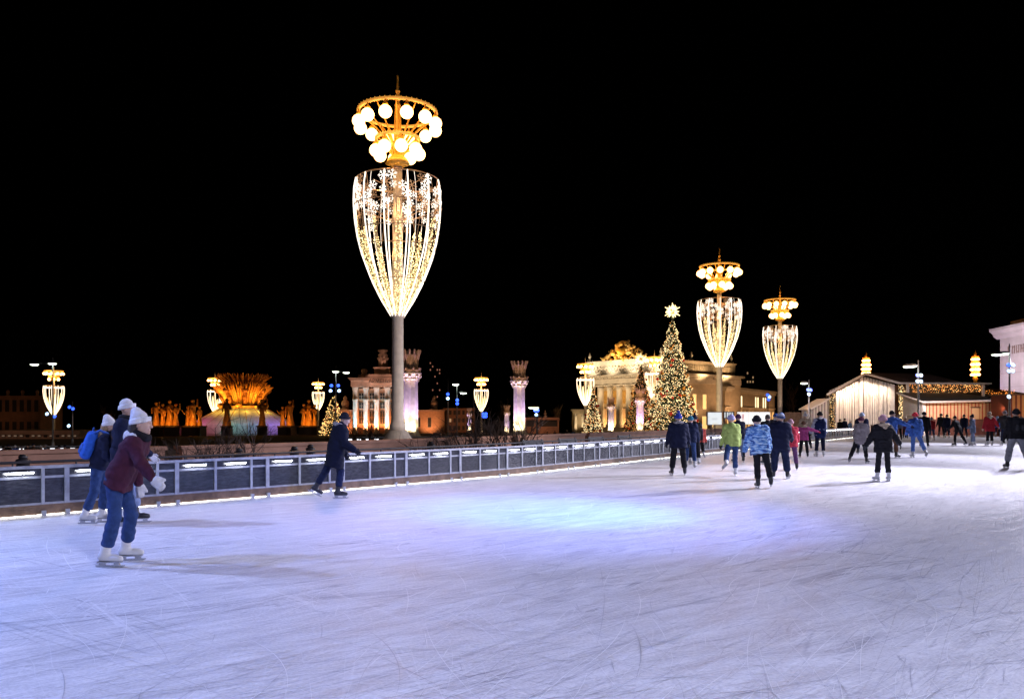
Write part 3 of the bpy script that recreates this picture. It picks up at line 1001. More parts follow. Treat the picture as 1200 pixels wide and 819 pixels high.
# crest: shield with banners and figures
cr = MB()
rs = random.Random(9)
for k in range(120):
    u = rs.uniform(-1, 1); hmax = 4.6 * (1 - abs(u) ** 1.6) + .8
    cr.ball((L / 2 + u * 7.5, .8 + rs.uniform(-.6, .6), H_att + .45 + rs.uniform(0, 1) * hmax), rs.uniform(.28, .7), 7, 5)
for k in range(26):
    a = PI * k / 25
    cr.tube([(L / 2 + 1.5 * math.cos(a), .5, H_att + 3.0 + 1.5 * math.sin(a)), (L / 2 + 3.2 * math.cos(a), .4, H_att + 3.0 + 2.9 * math.sin(a))], [.22, .1], 5)
for k in (-1, 1):
    cr.tube([(L / 2 + k * 2, .4, H_att + .6), (L / 2 + k * 5.5, .4, H_att + 3.2)], .16, 5)
    cr.tube([(L / 2 + k * 7.5, .4, H_att + .6), (L / 2 + k * 8.6, .4, H_att + 1.6)], .3, 5)
crest = cr.build('crest', M_gilt, pav, True)
MB().ball((L / 2, -.3, H_att + 2.9), 1.35, 14, 9).build('shield', M_gold, crest, True)
for x, y in ((1.0, .9), (L - 1.0, .9), (L - 1.2, 14), (L - 1.2, 24), (L - 1.2, DP - 3)):
    finial_mb(x, y, H_att + .46 if y < 5 else H_att, .72).build('finial', M_plaster_w, pav, True)
for k in range(8):
    x = .3 + k * (L - .6) / 7
    point('portico_light', wlocal(pav, (x, 2.9, 2.6)), 650, (1, .58, .24), .3)
for k in range(4):
    spot('facade_light', wlocal(pav, (3 + k * 8, -13, 1)), wlocal(pav, (3 + k * 8, 0, 17)), 9500, (1, .70, .40), 60, .8, .4)
    spot('attic_light', wlocal(pav, (3 + k * 8, -3.6, H_ent + .6)), wlocal(pav, (3 + k * 8, .2, H_att)), 1700, (1, .76, .48), 120, .9, .3)
spot('crest_light', wlocal(pav, (L / 2 - 4, -6, H_att)), wlocal(pav, (L / 2, 0, H_att + 3)), 4800, (1, .52, .16), 80, .7, .3)
for k in range(3):
    spot('side_wall_light', wlocal(pav, (L + 10, 4 + k * 12, 1)), wlocal(pav, (L, 4 + k * 12, 13)), 4600, (1, .52, .24), 75, .8, .4)
    spot('side_attic_light', wlocal(pav, (L + 4, 5 + k * 11, H_ent - 2)), wlocal(pav, (L, 5 + k * 11, H_att)), 3000, (1, .62, .3), 110, .9, .3)

# lower wing to the right
wa, wb = Vector((61.5, 234)), Vector((92, 284))
dv = wb - wa
wang = math.atan2(dv.y, dv.x); WL = dv.length
wing = thing('pavilion_wing', 'lower long wing right of the columned pavilion, with lit tall windows', 'building', (wa.x, wa.y, Z(508, 245)), wang)
MB().box(0, WL, 0, 14, 0, 13.2).build('body', M_plaster, wing)
m = MB(); m.box(-.4, WL + .4, -.9, 14.4, 13.2, 13.9); m.box(-.2, WL + .2, -.5, 14.2, 12.5, 13.2); m.box(-.2, WL + .2, -.35, .0, 7.7, 8.1)
m.build('cornice', M_plaster_w, wing)
for k in range(6):
    x = 3.5 + k * 9.6
    if k not in (1, 3, 4):
        continue
    for q in (0, 1):
        f = MB().box(x + q * 2.8, x + q * 2.8 + 1.5, -.10, 0, 7.6, 11.6).build('window', M_plaster_w, wing)
        MB().box(x + q * 2.8 + .2, x + q * 2.8 + 1.3, -.16, -.10, 7.8, 11.4).build('pane', mat('bright_window', (.8, .7, .5), .4, emit=(1, .78, .42), es=2, sample='NONE') if k in (1, 3, 4) else M_dark, f)
for k in range(13):
    x = 1.6 + k * 4.4
    arch = [(x, .4), (x + 3.0, .4), (x + 3.0, 5.8)] + [(x + 1.5 + 1.5 * math.cos(a), 5.8 + 1.5 * math.sin(a)) for a in np.linspace(0, PI, 9)[1:-1]] + [(x, 5.8)]
    f = MB().prism(arch, -.12, 0, 'y').build('window', M_plaster_w, wing)
    arch2 = [(x + 1.5 + (u - x - 1.5) * .84, .6 + (v - .4) * .9) for u, v in arch]
    g = MB().prism(arch2, -.18, -.12, 'y').build('pane', M_warmwin, f)
    mm = MB()
    for q in range(3):
        mm.box(x + .75 * (q + 1) - .06, x + .75 * (q + 1) + .06, -.24, -.18, .7, 6.6)
    mm.box(x + .2, x + 2.8, -.24, -.185, 4.6, 4.8)
    mm.build('mullion', M_bronze, f)
for k in range(5):
    spot('wing_light', wlocal(wing, (4 + k * 12, -8, .6)), wlocal(wing, (4 + k * 12, 0, 9)), 2300, (1, .50, .22), 80, .8, .3)

# small open colonnade left of the pavilion
dcl = 270
col = thing('colonnade', 'small open colonnade with two pairs of lit columns left of the white pavilion', 'colonnade', (X(671, dcl), dcl, Z(508, dcl)), 0)
for x in (1.0, 3.4, 8.6, 11.2):
    column_mb(x, 0, 0, 6.6, .5, 12).build('column', M_plaster_w, col, True)
m = MB(); m.box(0, 13, -1, 3, 6.6, 7.5); m.box(-.5, 13.5, -1.4, 3.4, 7.5, 8.1); m.build('entablature', M_plaster, col)
MB().box(0, 13, 2.5, 3, 0, 6.6).build('rear_wall', M_plaster, col)
for x in (2, 9):
    spot('colonnade_light', wlocal(col, (x, -4, .3)), wlocal(col, (x, 0, 5)), 1500, (1, .72, .4), 80, .8, .3)

# ------------------------------------------------------------------ orange lit pavilion with its name on the frieze
da = 300
u = da / FPX
arm = thing('pavilion', 'orange lit pavilion behind the tallest lamp, with АРМЕНИЯ on its frieze and a sculpted tower', 'building', (X(447, da), da, Z(509, da)))
hw = 35 * u
zt = lambda py: Z(py, da) - Z(509, da)
M_rosy = mat('rosy_tuff', (.50, .33, .25), .8, noise=.18, nscale=.9, bump=.2, bscale=6)
MB().box(-hw + .6, hw - .6, 2.6, 16, 0, zt(455)).build('body', M_orangewall, arm)
m = MB(); m.box(-hw - .2, hw + .2, -.4, 16, zt(453), zt(446)); m.prism([(-hw - .4, zt(446)), (-hw - 1.3, zt(442.6)), (hw + 1.3, zt(442.6)), (hw + .4, zt(446))], -1.2, 16.5, 'y')
m.build('entablature', M_rosy, arm)
m = MB(); m.box(-hw * .42, hw * .42, -1.0, 12, zt(449.5), zt(438.6)); m.box(-hw * .5, hw * .5, -.6, 12, zt(442.5), zt(440))
m.build('frieze_block', M_rosy, arm)
fc = bpy.data.curves.new('pavilion_name', 'FONT'); fc.body = 'АРМЕНИЯ'; fc.size = 3.0; fc.extrude = .12; fc.align_x = 'CENTER'
fo = bpy.data.objects.new('pavilion_name', fc); COL.objects.link(fo)
dg = bpy.context.evaluated_depsgraph_get(); dg.update()
tm = bpy.data.meshes.new_from_object(fo.evaluated_get(dg)); bpy.data.objects.remove(fo)
xs_ = [v.co.x for v in tm.vertices]; wd = max(xs_) - min(xs_)
tm.transform(Matrix.Rotation(R(90), 4, 'X') @ Matrix.Scale(hw * .80 / wd * 1.0, 4))
tm.materials.clear()
o = link(tm, 'name_lettering', mat('dark_bronze_letter', (.05, .03, .025), .5), arm, (0, -1.15, zt(448.3)))
tw = MB(); tw.box(-2.9, 2.9, 1, 6, zt(438.6), zt(431)); tw.box(-3.2, 3.2, .7, 6.3, zt(431), zt(429.8))
tw.build('tower_base', M_rosy, arm)
tw = MB(); tw.lathe([(1.7, zt(429.8)), (1.35, zt(427)), (1.25, zt(420)), (1.7, zt(419)), (1.9, zt(415)), (1.2, zt(413)), (2.0, zt(410)), (1.6, zt(408.5))], 12, (0, 3.5, 0))
for k in range(8):
    a = 2 * PI * k / 8
    tw.tube([(1.4 * math.cos(a), 3.5 + 1.4 * math.sin(a), zt(429.8)), (1.35 * math.cos(a), 3.5 + 1.35 * math.sin(a), zt(422)), (1.9 * math.cos(a), 3.5 + 1.9 * math.sin(a), zt(418))], [.5, .42, .5], 6)
tw.build('sculpture', M_rosy, arm, True)
for sx in (-1, 1):
    q = MB(); q.box(sx * hw * .62 - 2, sx * hw * .62 + 2, 1, 5, zt(442.5), zt(439)); q.lathe([(1.4, zt(439)), (.9, zt(437)), (1.2, zt(434)), (.9, zt(432)), (.1, zt(431))], 10, (sx * hw * .62, 3, 0))
    q.build('urn', M_rosy, arm, True)
ncol = 6
for k in range(ncol):
    x = -hw + 1.2 + k * (2 * hw - 2.4) / (ncol - 1)
    c = MB(); c.box(x - .95, x + .95, -.1, 1.6, 0, .8)
    c.lathe([(.95, .8), (.88, 1.2), (.84, zt(470)), (1.0, zt(469)), (1.0, zt(467)), (.86, zt(466)), (.86, zt(458)), (1.15, zt(454.5)), (1.15, zt(453))], 16, (x, .7, 0))
    c.build('column', M_lime, arm, True)
    spot('column_cold_light', (X(447, da) + x, da - 1.4, Z(509, da) + .9), (X(447, da) + x, da + .6, Z(509, da) + 9), 11000, (.42, .82, 1.0), 44, .7, .2)
for k in range(ncol - 1):
    x = -hw + 1.2 + (k + .5) * (2 * hw - 2.4) / (ncol - 1)
    for z0, z1 in ((zt(497), zt(481)), (zt(479), zt(471)), (zt(468), zt(460))):
        f = MB().box(x - 1.05, x + 1.05, 2.46, 2.58, z0, z1).build('window', M_rosy, arm)
        MB().box(x - .85, x + .85, 2.38, 2.45, z0 + .2, z1 - .2).build('pane', M_dark, f)
        mm = MB(); mm.box(x - .06, x + .06, 2.30, 2.37, z0 + .2, z1 - .2); mm.box(x - .85, x + .85, 2.31, 2.375, (z0 + z1) / 2 - .06, (z0 + z1) / 2 + .06)
        mm.build('mullion', M_rosy, f)
    spot('wall_orange_light', (X(447, da) + x, da - .8, Z(509, da) + .6), (X(447, da) + x, da + 2.6, Z(509, da) + 10), 6500, (1, .38, .14), 90, .8, .3)
for sx in (-1, 0, 1):
    spot('frieze_light', (X(447, da) + sx * 9, da - 17, Z(509, da) + 5), (X(447, da) + sx * 7, da, Z(509, da) + 21), 9500, (1, .58, .44), 36, .8, .4)
for sx, px0, px1 in ((-1, 396, 411), (1, 484, 520)):
    wg = thing('pavilion_wing', 'low orange lit wing with an urn %s' % ('left of the АРМЕНИЯ pavilion' if sx < 0 else 'right of the АРМЕНИЯ pavilion and tallest violet column'), 'building', (X((px0 + px1) / 2, da), da + 3, Z(509, da)))
    h2 = (px1 - px0) / 2 * u
    MB().box(-h2, h2, 0, 10, 0, zt(482)).build('body', M_orangewall, wg)
    MB().box(-h2 - .4, h2 + .4, -.4, 10.4, zt(482), zt(480)).build('cornice', M_rosy, wg)
    q = MB(); ux = h2 * .3 * sx; q.box(ux - 1.2, ux + 1.2, 1, 3.4, zt(480), zt(478)); q.lathe([(1.1, zt(478)), (1.5, zt(473)), (1.3, zt(470)), (.6, zt(468)), (.9, zt(466)), (.1, zt(463))], 10, (ux, 2.2, 0))
    q.build('urn', M_rosy, wg, True)
    for k in range(max(1, int(h2 * 2 / 4))):
        f = MB().box(-h2 + 1 + k * 4, -h2 + 2.6 + k * 4, -.12, 0, 2.5, 6.4).build('window', M_rosy, wg)
        MB().box(-h2 + 1.2 + k * 4, -h2 + 2.4 + k * 4, -.18, -.12, 2.7, 6.2).build('pane', M_dark, f)
    spot('wing_orange_light', wlocal(wg, (0, -6, .5)), wlocal(wg, (0, 0, 5)), 3600, (1, .45, .2), 90, .8, .3)

# dim buildings behind
def dim_building(label, px0, px1, top, d, m_, win, light=0, crenel=False, seed=1, name='building'):
    x0, x1 = X(px0, d), X(px1, d)
    zb = G((x0 + x1) / 2, d)
    b = thing(name, label, 'building', ((x0 + x1) / 2, d, zb)); h = (x1 - x0) / 2; ht = Z(top, d) - zb
    MB().box(-h, h, 0, 12, 0, ht).build('body', m_, b)
    MB().box(-h - .4, h + .4, -.5, 12.4, ht, ht + .6).build('cornice', m_, b)
    rs = random.Random(seed)
    if crenel:
        n = max(2, int(2 * h / 3.4))
        for k in range(n):
            x = -h + 1 + (2 * h - 2) * k / (n - 1)
            MB().lathe([(.5, ht + .6), (.35, ht + 1.0), (.55, ht + 1.7), (.4, ht + 2.1), (.05, ht + 2.4)], 8, (x, .3, 0)).build('urn', m_, b, True)
    nx, nz, lit, wm = win
    for i in range(nx):
        for j in range(nz):
            x = -h + 2 * h * (i + .5) / nx; z = ht * (j + .35) / nz
            f = MB().box(x - h / nx * .55, x + h / nx * .55, -.12, 0, z, z + ht / nz * .55).build('window', M_darkroof, b)
            MB().box(x - h / nx * .45, x + h / nx * .45, -.18, -.12, z + .1, z + ht / nz * .5).build('pane', wm if rs.random() < lit else M_dark, f)
    if light:
        spot('dim_wall_light', wlocal(b, (0, -14, 4)), wlocal(b, (0, 0, ht * .9)), light, (1, .42, .2), 100, .9, .5)
    return b


M_brownwall = mat('brown_plaster', (.30, .17, .10), .8, noise=.2, nscale=.7)
M_dimwin = mat('dim_window', (.3, .2, .12), .4, emit=(1, .6, .3), es=.35, sample='NONE')
M_dimred = mat('dim_reddish_window', (.3, .2, .12), .4, emit=(1, .4, .25), es=.3, sample='NONE')
dim_building('dim brown building with urns along its roof at the edge behind the small lamp', -30, 47, 466, 240, M_brownwall, (9, 2, .12, M_dimwin), 380, True, 2)
dim_building('long low building with pale lit windows beyond the railing', -20, 92, 509, 120, mat('beige_plaster', (.38, .27, .2), .8, noise=.2, nscale=.8), (16, 1, .7, mat('faint_window', (.5, .4, .3), .4, emit=(1, .72, .5), es=.10, sample='NONE')), 500, False, 3)
dim_building('dark brown block right of the low orange wing', 520, 556, 480, 330, M_brownwall, (7, 3, .1, M_dimwin), 1800, False, 4)
dim_building('unlit tall tower block with a few lit windows against the night', 503, 522, 420, 900, mat('night_concrete', (.03, .03, .034), .8), (7, 20, .13, M_dimred), 0, False, 12, 'tower_block')
dim_building('faint far tower block behind the middle sized lamp', 868, 884, 405, 1100, mat('night_concrete', (.03, .03, .034), .8), (5, 18, .1, M_dimwin), 0, False, 15, 'tower_block')

# market stalls
for px0, px1, lab in ((615, 628, 'small brick coloured stall beside the lone violet column'), (631, 655, 'wider brick coloured stall with an urn on its roof')):
    d = 150; x0, x1 = X(px0, d), X(px1, d); zb = Z(508, d); h = (x1 - x0) / 2
    st = thing('market_stall', lab, 'stall', ((x0 + x1) / 2, d, zb), 0, 'brick coloured stalls on the square')
    ht = Z(492, d) - zb
    MB().box(-h, h, 0, 2.4, 0, ht * .52).build('counter', M_terra, st)
    MB().box(-h, -h + .25, 0, 2.4, ht * .52, ht).build('side_wall', M_terra, st); MB().box(h - .25, h, 0, 2.4, ht * .52, ht).build('side_wall', M_terra, st)
    MB().box(-h + .25, h - .25, 1.8, 2.0, ht * .52, ht).build('rear_wall', M_dark, st)
    MB().prism([(-h - .2, ht), (h + .2, ht), (h, ht + .45), (-h, ht + .45)], -.3, 2.6, 'y').build('roof', M_terra, st)
    if px1 > 640:
        finial_mb(-.6, 1.2, ht + .45, .35).build('urn', M_rosy, st, True)
    spot('stall_light', wlocal(st, (0, -5, 3)), wlocal(st, (0, 0, 1.2)), 260, (1, .5, .28), 80, .8, .2)

# ------------------------------------------------------------------ golden sheaf fountain and its statues
df = 170
uf = df / FPX
fz = Z(512, df)
M_goldstat = mat('gilded_bronze', (.60, .30, .06), .45, metal=.3, noise=.3, nscale=2.5, bump=.4, bscale=6)
ft = thing('fountain', 'large golden wheat sheaf fountain over a coloured winter cover', 'fountain', (X(285, df), df, fz))
h = lambda py: Z(py, df) - fz
M_goldark = mat('dim_gold', (.26, .11, .025), .5, metal=.3, noise=.3, nscale=2.5, bump=.4, bscale=6)  # darker copy of the gilding, dimness put into its colour
MB().lathe([(11.2, -.6), (11.2, .55), (10.6, .6), (10.6, .9)], 32).build('basin', M_stone, ft)
M_cover = mat('pale_cover', (.70, .66, .66), .6, noise=.15, nscale=1.5)
MB().lathe([(10.5, .9), (10.5, h(497.5)), (10.2, h(496)), (4.4, h(478)), (2.6, h(476))], 16).build('winter_cover', M_cover, ft)
for k in range(16):
    a = 2 * PI * k / 16
    MB().tube([(10.56 * math.cos(a), 10.56 * math.sin(a), .7), (10.56 * math.cos(a), 10.56 * math.sin(a), h(497.5)), (4.45 * math.cos(a), 4.45 * math.sin(a), h(477.5))], .07, 5).build('cover_rib', M_bronze, ft)
rs = random.Random(2)


def sheaf(r0, z0, r1, z1, r2, z2, n, ear, tilt):
    m = MB()
    for row in range(3):
        for k in range(n):
            a = 2 * PI * (k + .5 * row + rs.uniform(-.15, .15)) / n
            kr = 1 - .10 * row; kz = row * .16 * (z2 - z1)
            q = lambda r, z: (r * kr * math.cos(a), r * kr * math.sin(a), z)
            rm = r1 + (r2 - r1) * .35; zm = z1 + (z2 - z1) * .55
            m.tube([q(r0, z0), q((r0 + r1) / 2 * .98, (z0 + z1) / 2), q(r1, z1), q(rm, zm + kz * .5), q(r2, z2 + kz)], [.17, .15, .15, ear, .05], 5)
    return m


s1 = sheaf(3.1, h(481), 3.5, h(470), 6.1, h(453.5), 60, .20, 0); s1.lathe([(2.8, h(481)), (3.1, h(468)), (4.0, h(460)), (2.6, h(456))], 32)
s1.build('lower_sheaf', M_goldstat, ft)
s2 = sheaf(2.6, h(462), 3.3, h(452), 5.8, h(441.5), 30, .28, 0); s2.lathe([(2.4, h(462)), (3.1, h(450)), (4.0, h(445)), (2.0, h(444))], 28)
s2.build('upper_sheaf', M_goldark, ft)
s3 = MB()
for k in range(30):
    a = 2 * PI * k / 30
    s3.tube([(4.6 * math.cos(a), 4.6 * math.sin(a), h(446)), (5.1 * math.cos(a), 5.1 * math.sin(a), h(438 + (k % 3)))], [.12, .06], 4)
s3.build('top_ears', M_bronze, ft)
for k in range(8):                                      # sunflower bosses and drooping heads
    a = 2 * PI * (k + .5) / 8 - PI / 2
    b = MB(); b.ball((5.0 * math.cos(a), 5.0 * math.sin(a), h(457.5)), .75, 10, 7, .9); b.ball((4.2 * math.cos(a), 4.2 * math.sin(a), h(466)), .6, 10, 7)
    b.tube([(3.5 * math.cos(a), 3.5 * math.sin(a), h(478)), (4.0 * math.cos(a), 4.0 * math.sin(a), h(466)), (5.4 * math.cos(a), 5.4 * math.sin(a), h(455))], [.4, .5, .3], 7)
    b.build('boss', M_goldark, ft, True)
MB().lathe([(4.2, h(479)), (4.75, h(478.6)), (4.75, h(475.8)), (3.4, h(475))], 40, lobes=20, amp=.03).build('glow_band', M_goldstat, ft)  # band added to carry the yellow glow round the cover's top
for k in range(4):
    a = 2 * PI * k / 4 - PI / 2 + .12
    MB().ball((4.6 * math.cos(a), 4.6 * math.sin(a), h(475.5)), .62, 10, 7).build('water_mask', M_goldstat, ft, True)
cxf = X(285, df)
for k in range(7):
    a = -PI / 2 + (k - 3) * .42
    p = (cxf + 6.6 * math.cos(a), df + 6.6 * math.sin(a), fz + h(483))
    spot('sheaf_light', p, (cxf + 4.6 * math.cos(a), df + 4.6 * math.sin(a), fz + h(462)), 1150, (1, .37, .045), 80, .7, .2)
for k in range(5):
    a = -PI / 2 + (k - 2) * .6
    p = (cxf + 12.5 * math.cos(a), df + 12.5 * math.sin(a), fz + 4.6)
    spot('sheaf_flood', p, (cxf + 5 * math.cos(a), df + 5 * math.sin(a), fz + h(456)), 650, (1, .36, .04), 50, .7, .2)
for ang_, cc, pw in ((-152, (1, .03, .30), 1500), (-128, (1, .05, .42), 1700), (-104, (.9, .25, .35), 900), (-84, (.20, .75, .70), 1100), (-62, (.25, .6, 1.0), 900), (-40, (.36, .2, 1.0), 1900), (-18, (.5, .25, 1.0), 1500)):
    a = R(ang_)
    spot('cover_light', (cxf + 12.9 * math.cos(a), df + 12.9 * math.sin(a), fz + 4.2), (cxf + 9.6 * math.cos(a), df + 9.6 * math.sin(a), fz + 2.2), pw * .17, cc, 100, .7, .2)
    spot('cover_pale_light', (cxf + 12.9 * math.cos(a + .2), df + 12.9 * math.sin(a + .2), fz + 4.2), (cxf + 9 * math.cos(a + .2), df + 9 * math.sin(a + .2), fz + 3.2), 55, (1, .74, .66), 100, .8, .2)
for k in range(7):
    a = -PI / 2 + (k - 3) * .42
    point('glow_band_light', (cxf + 6.3 * math.cos(a), df + 6.3 * math.sin(a), fz + h(478.5)), 75, (1, .60, .06), .15)


def statue_mesh(seed):
    rs = random.Random(seed)
    m = MB()
    w0 = rs.uniform(.62, .8)
    m.lathe([(w0, 0), (w0 * .95, .3), (w0 * .72, 1.4), (w0 * .52, 2.5), (.42, 2.75), (.5, 3.2), (.58, 3.75), (.5, 4.1), (.2, 4.28), (.17, 4.45)], 14, lobes=7, amp=.06)
    m.ball((0, -.02, 4.72), .30, 12, 9, 1.2)
    m.lathe([(.31, 4.78), (.34, 4.9), (.28, 5.05), (.08, 5.18)], 12)
    for sg in (-1, 1):
        e = rs.choice([(.75, -.15, 3.1), (.9, -.2, 3.75), (.62, -.45, 3.2)])
        hnd = rs.choice([(.55, -.6, 2.8), (1.1, -.4, 4.5), (.35, -.7, 3.3), (.7, -.3, 2.3), (.9, -.2, 5.1), (1.3, -.3, 4.0)])
        m.tube([(sg * .48, 0, 3.95), (sg * e[0], e[1], e[2]), (sg * hnd[0], hnd[1], hnd[2])], [.2, .17, .12], 7)
        m.ball((sg * hnd[0], hnd[1], hnd[2]), .15, 7, 5)
    m.tube([(-.5, -.3, 4.0), (.1, -.52, 3.0), (.4, -.55, 1.2)], [.12, .2, .16], 6)       # sash
    if seed % 2:
        m.tube([(.55, -.6, 2.8), (.62, -.55, 3.4), (.8, -.5, 4.1)], [.1, .22, .1], 6)    # sheaf in the arm
    return m.mesh('figure', True)


SM = [statue_mesh(k) for k in range(5)]
PED = MB().box(-.85, .85, -.85, .85, -.5, 2.1).box(-.98, .98, -.98, .98, 2.1, 2.35).mesh('pedestal')
M_darkgran = mat('dark_granite', (.09, .055, .04), .6, noise=.3, nscale=4)
slots = [(183, 471, 'at the outer edge, left of all the others'), (191, 473, 'second from the outer edge on the left'), (199, 469, 'in the middle of the close group left of the fountain'), (206, 473, 'at the inner end of the close group left of the fountain'),
         (220, 476, 'small, standing left of the magenta lit cover'), (226, 468, 'tallest of those left of the magenta lit cover'), (234, 476, 'closest to the distant lamp beside the fountain'),
         (266, 467, 'dark against the sheaf, left of the yellow lit top'), (307, 468, 'dark against the sheaf, right of the yellow lit top'),
         (331, 476, 'small, left of the one with spread arms on the violet side'), (340, 469, 'with one arm out, right of the violet lit cover'),
         (356, 473, 'first of the close group right of the fountain'), (362, 468, 'tallest of the close group right of the fountain'), (369, 474, 'nearest the decorated tree behind the navy parka skater')]
for k, (px, top, lab) in enumerate(slots):
    ds = 156 if 215 < px < 350 else 160
    base = 499.0; sc = (base - top) * ds / FPX / 5.15
    zb = Z(512, ds)
    t = thing('golden_statue', 'golden robed statue ' + lab, 'statue', (X(px, ds), ds, zb), rs.uniform(-.5, .5), 'golden statues round the fountain')
    p = link(PED, 'pedestal', M_darkgran, t); p.scale = (1, 1, (Z(base, ds) - zb) / 2.35)
    f = link(SM[k % 5], 'figure', M_goldstat, t, (0, 0, Z(base, ds) - zb)); f.scale = (sc * 1.05, sc * 1.05, sc)
    if px not in (266, 307):
        spot('statue_light', (X(px, ds), ds - 2.6, Z(base, ds) - .2), (X(px, ds), ds, Z(485, ds)), 240, (1, .36, .06), 100, .8, .1)
    else:
        spot('statue_light', (X(px, ds), ds - 2.6, Z(base, ds) - .2), (X(px, ds), ds, Z(485, ds)), 50, (1, .38, .1), 100, .8, .1)

# ------------------------------------------------------------------ street lamps with coloured floods
def street_lamp(label, px, top, d, heads, blues, base=None):
    x = X(px, d); zb = G(x, d) if base is None else base
    t = thing('street_lamp', label, 'street lamp', (x, d, zb), 0, 'street lamp posts carrying coloured floodlights')
    H = Z(top, d) - zb
    MB().lathe([(.16, -.2), (.16, .5), (.09, .6), (.075, H * .6), (.055, H)], 10).build('post', M_greysteel, t, True)
    for hx, hy in heads:
        dx = X(hx, d) - x; dz = Z(hy, d) - zb
        if abs(dx) > .12:
            MB().tube([(0, 0, dz + .02), (dx * .6, -.05, dz + .06), (dx, -.1, dz + .05)], .035, 6).build('arm', M_greysteel, t)
        m = MB(); m.lathe([(.05, .14), (.2, .12), (.33, .02), (.33, -.03), (.26, -.03)], 12, (dx, -.1, dz)); m.cur = 1
        m.lathe([(.30, -.04), (.24, -.11), (.02, -.14)], 12, (dx, -.1, dz))
        o = m.build('lamp_head', [M_greysteel, M_headlamp], t, True)
        o.scale = (1.25 * max(1, d / 90),) * 3; o.location = (dx * (1 - o.scale[0]), -.1 * (1 - o.scale[0]), dz * (1 - o.scale[0]))
    for bx, by, kind in blues:
        dx = X(bx, d) - x; dz = Z(by, d) - zb; k = max(1, d / 80) * .9
        m = MB(); m.lathe([(.05, .2), (.13, .16), (.2, .02), (.2, -.02), (.17, -.02)], 12); m.tube([(0, 0, .2), (-dx / k * .7, 0, .34)], .03, 5)
        m.cur = 1; m.lathe([(.185, -.025), (.14, -.075), (.05, -.10), (1e-6, -.105)], 12)
        m.v = [(x_ * k + dx, -.25 + (z_ * k * .95) + (y_ * k * .3), dz + y_ * k * .95 - z_ * k * .3) for x_, y_, z_ in m.v]
        m.build('flood_light', [M_greysteel, M_bluelamp if kind == 'b' else M_whitelamp], t)
    return t


street_lamp('double headed street lamp in front of the leftmost small garland lamp', 62, 419, 78, [(41, 426.5), (62, 425.5)], [(57, 485, 'w'), (66, 488, 'b')])
street_lamp('thin post with small blue floods right of the leftmost garland lamp', 85, 470, 92, [], [(83, 477, 'b'), (87, 479, 'b'), (82, 499, 'w')])
street_lamp('double headed street lamp above the golden tree and navy parka skater', 393.5, 429, 92, [(393.5, 435), (406, 436)], [(389, 452, 'b'), (397, 452, 'b'), (388, 458, 'w'), (398, 458, 'w')])
street_lamp('headless post with one blue flood beside the dark tower block', 525, 444, 105, [], [(525, 462, 'b'), (525, 467, 'w')])
street_lamp('street lamp with two heads right of the dark tower block', 535.5, 448, 112, [(534, 450), (543, 460)], [(536, 469, 'b'), (536, 473, 'b')])
street_lamp('short post with blue floods between two small violet columns', 568, 483, 175, [], [(566.5, 485, 'b'), (569.5, 485, 'b'), (566.5, 488, 'b'), (569.5, 488, 'b')])
street_lamp('double headed street lamp with blue floods above the brick coloured stalls', 628, 475, 210, [(623, 477), (627.5, 477)], [(627, 481, 'b'), (630, 481, 'b'), (628.5, 486, 'w')])
street_lamp('post with blue floods in front of the low pavilion wing', 900, 460, 140, [], [(899, 463, 'b'), (901, 465, 'w'), (900, 468, 'b')], -.6)
street_lamp('street lamp with blue floods at the left end of the timber shed', 948, 445, 88, [(942, 448.5)], [(946, 457, 'b'), (949, 457, 'b'), (947, 462, 'w')], -.1)
street_lamp('double headed street lamp with blue floods in front of the pitched kiosk', 1076, 422, 72, [(1063, 429), (1068.5, 428.5)], [(1073.5, 440, 'b'), (1077.5, 440, 'w'), (1073.5, 447, 'w'), (1077.5, 447, 'w')], -.1)
street_lamp('double headed street lamp in front of the tall pinkish building', 1183, 403, 68, [(1167, 415), (1175.5, 414)], [(1179.5, 428, 'b'), (1185, 428, 'w'), (1180, 435, 'w'), (1184.5, 435, 'w'), (1180, 465, 'w')], -.1)

# ------------------------------------------------------------------ timber shed with lit gable
M_lath = brickish('pale_timber_laths', (.58, .51, .46), (.18, .145, .12), 3.1, .34)
M_lath_y = brickish('pale_timber_laths_end', (.58, .51, .47), (.34, .29, .27), 3.0, .25, axis='y')
M_cloth = mat('pale_timber', (.58, .50, .45), .7, noise=.15, nscale=2)
M_roofwarm = mat('brown_metal_roof', (.075, .036, .024), .6, noise=.2, nscale=1)
ds = 90
us = ds / FPX
sx = lambda px: (px - 1008) * us
sz = lambda py: Z(py, ds) + .1
shed = thing('timber_shed', 'large pale timber shed with a brightly lit gable and garlands under its eaves', 'shed', (X(1008, ds), ds, -.1))
MB().prism([(sx(972), 0), (sx(1048), 0), (sx(1048), sz(450.5)), (sx(1008), sz(440)), (sx(972), sz(458))], 0, .15, 'y').build('gable_wall', M_lath, shed)
m = MB()
x = sx(980)
rs = random.Random(4)
while x < sx(1041):                                     # loose laths standing proud of the wall
    wdt = rs.uniform(.05, .13)
    hh = sz(440) - abs(x) * (1.7 / 3.6 if x < 0 else 1.0 / 3.8) - .25
    m.box(x, x + wdt, -rs.uniform(.05, .14), -.003, .05, hh)
    x += wdt + rs.uniform(.07, .2)
m.build('lath_screen', M_cloth, shed)
for px, wdt in ((980, .28), (1008, .30), (1031, .16), (1044, .5)):
    top = sz(440) - abs(sx(px)) * (1.7 / 3.6 if px < 1008 else 1.0 / 3.8) - .12
    MB().box(sx(px) - wdt / 2, sx(px) + wdt / 2, -.34, -.15, 0, top).build('post', M_cloth, shed)
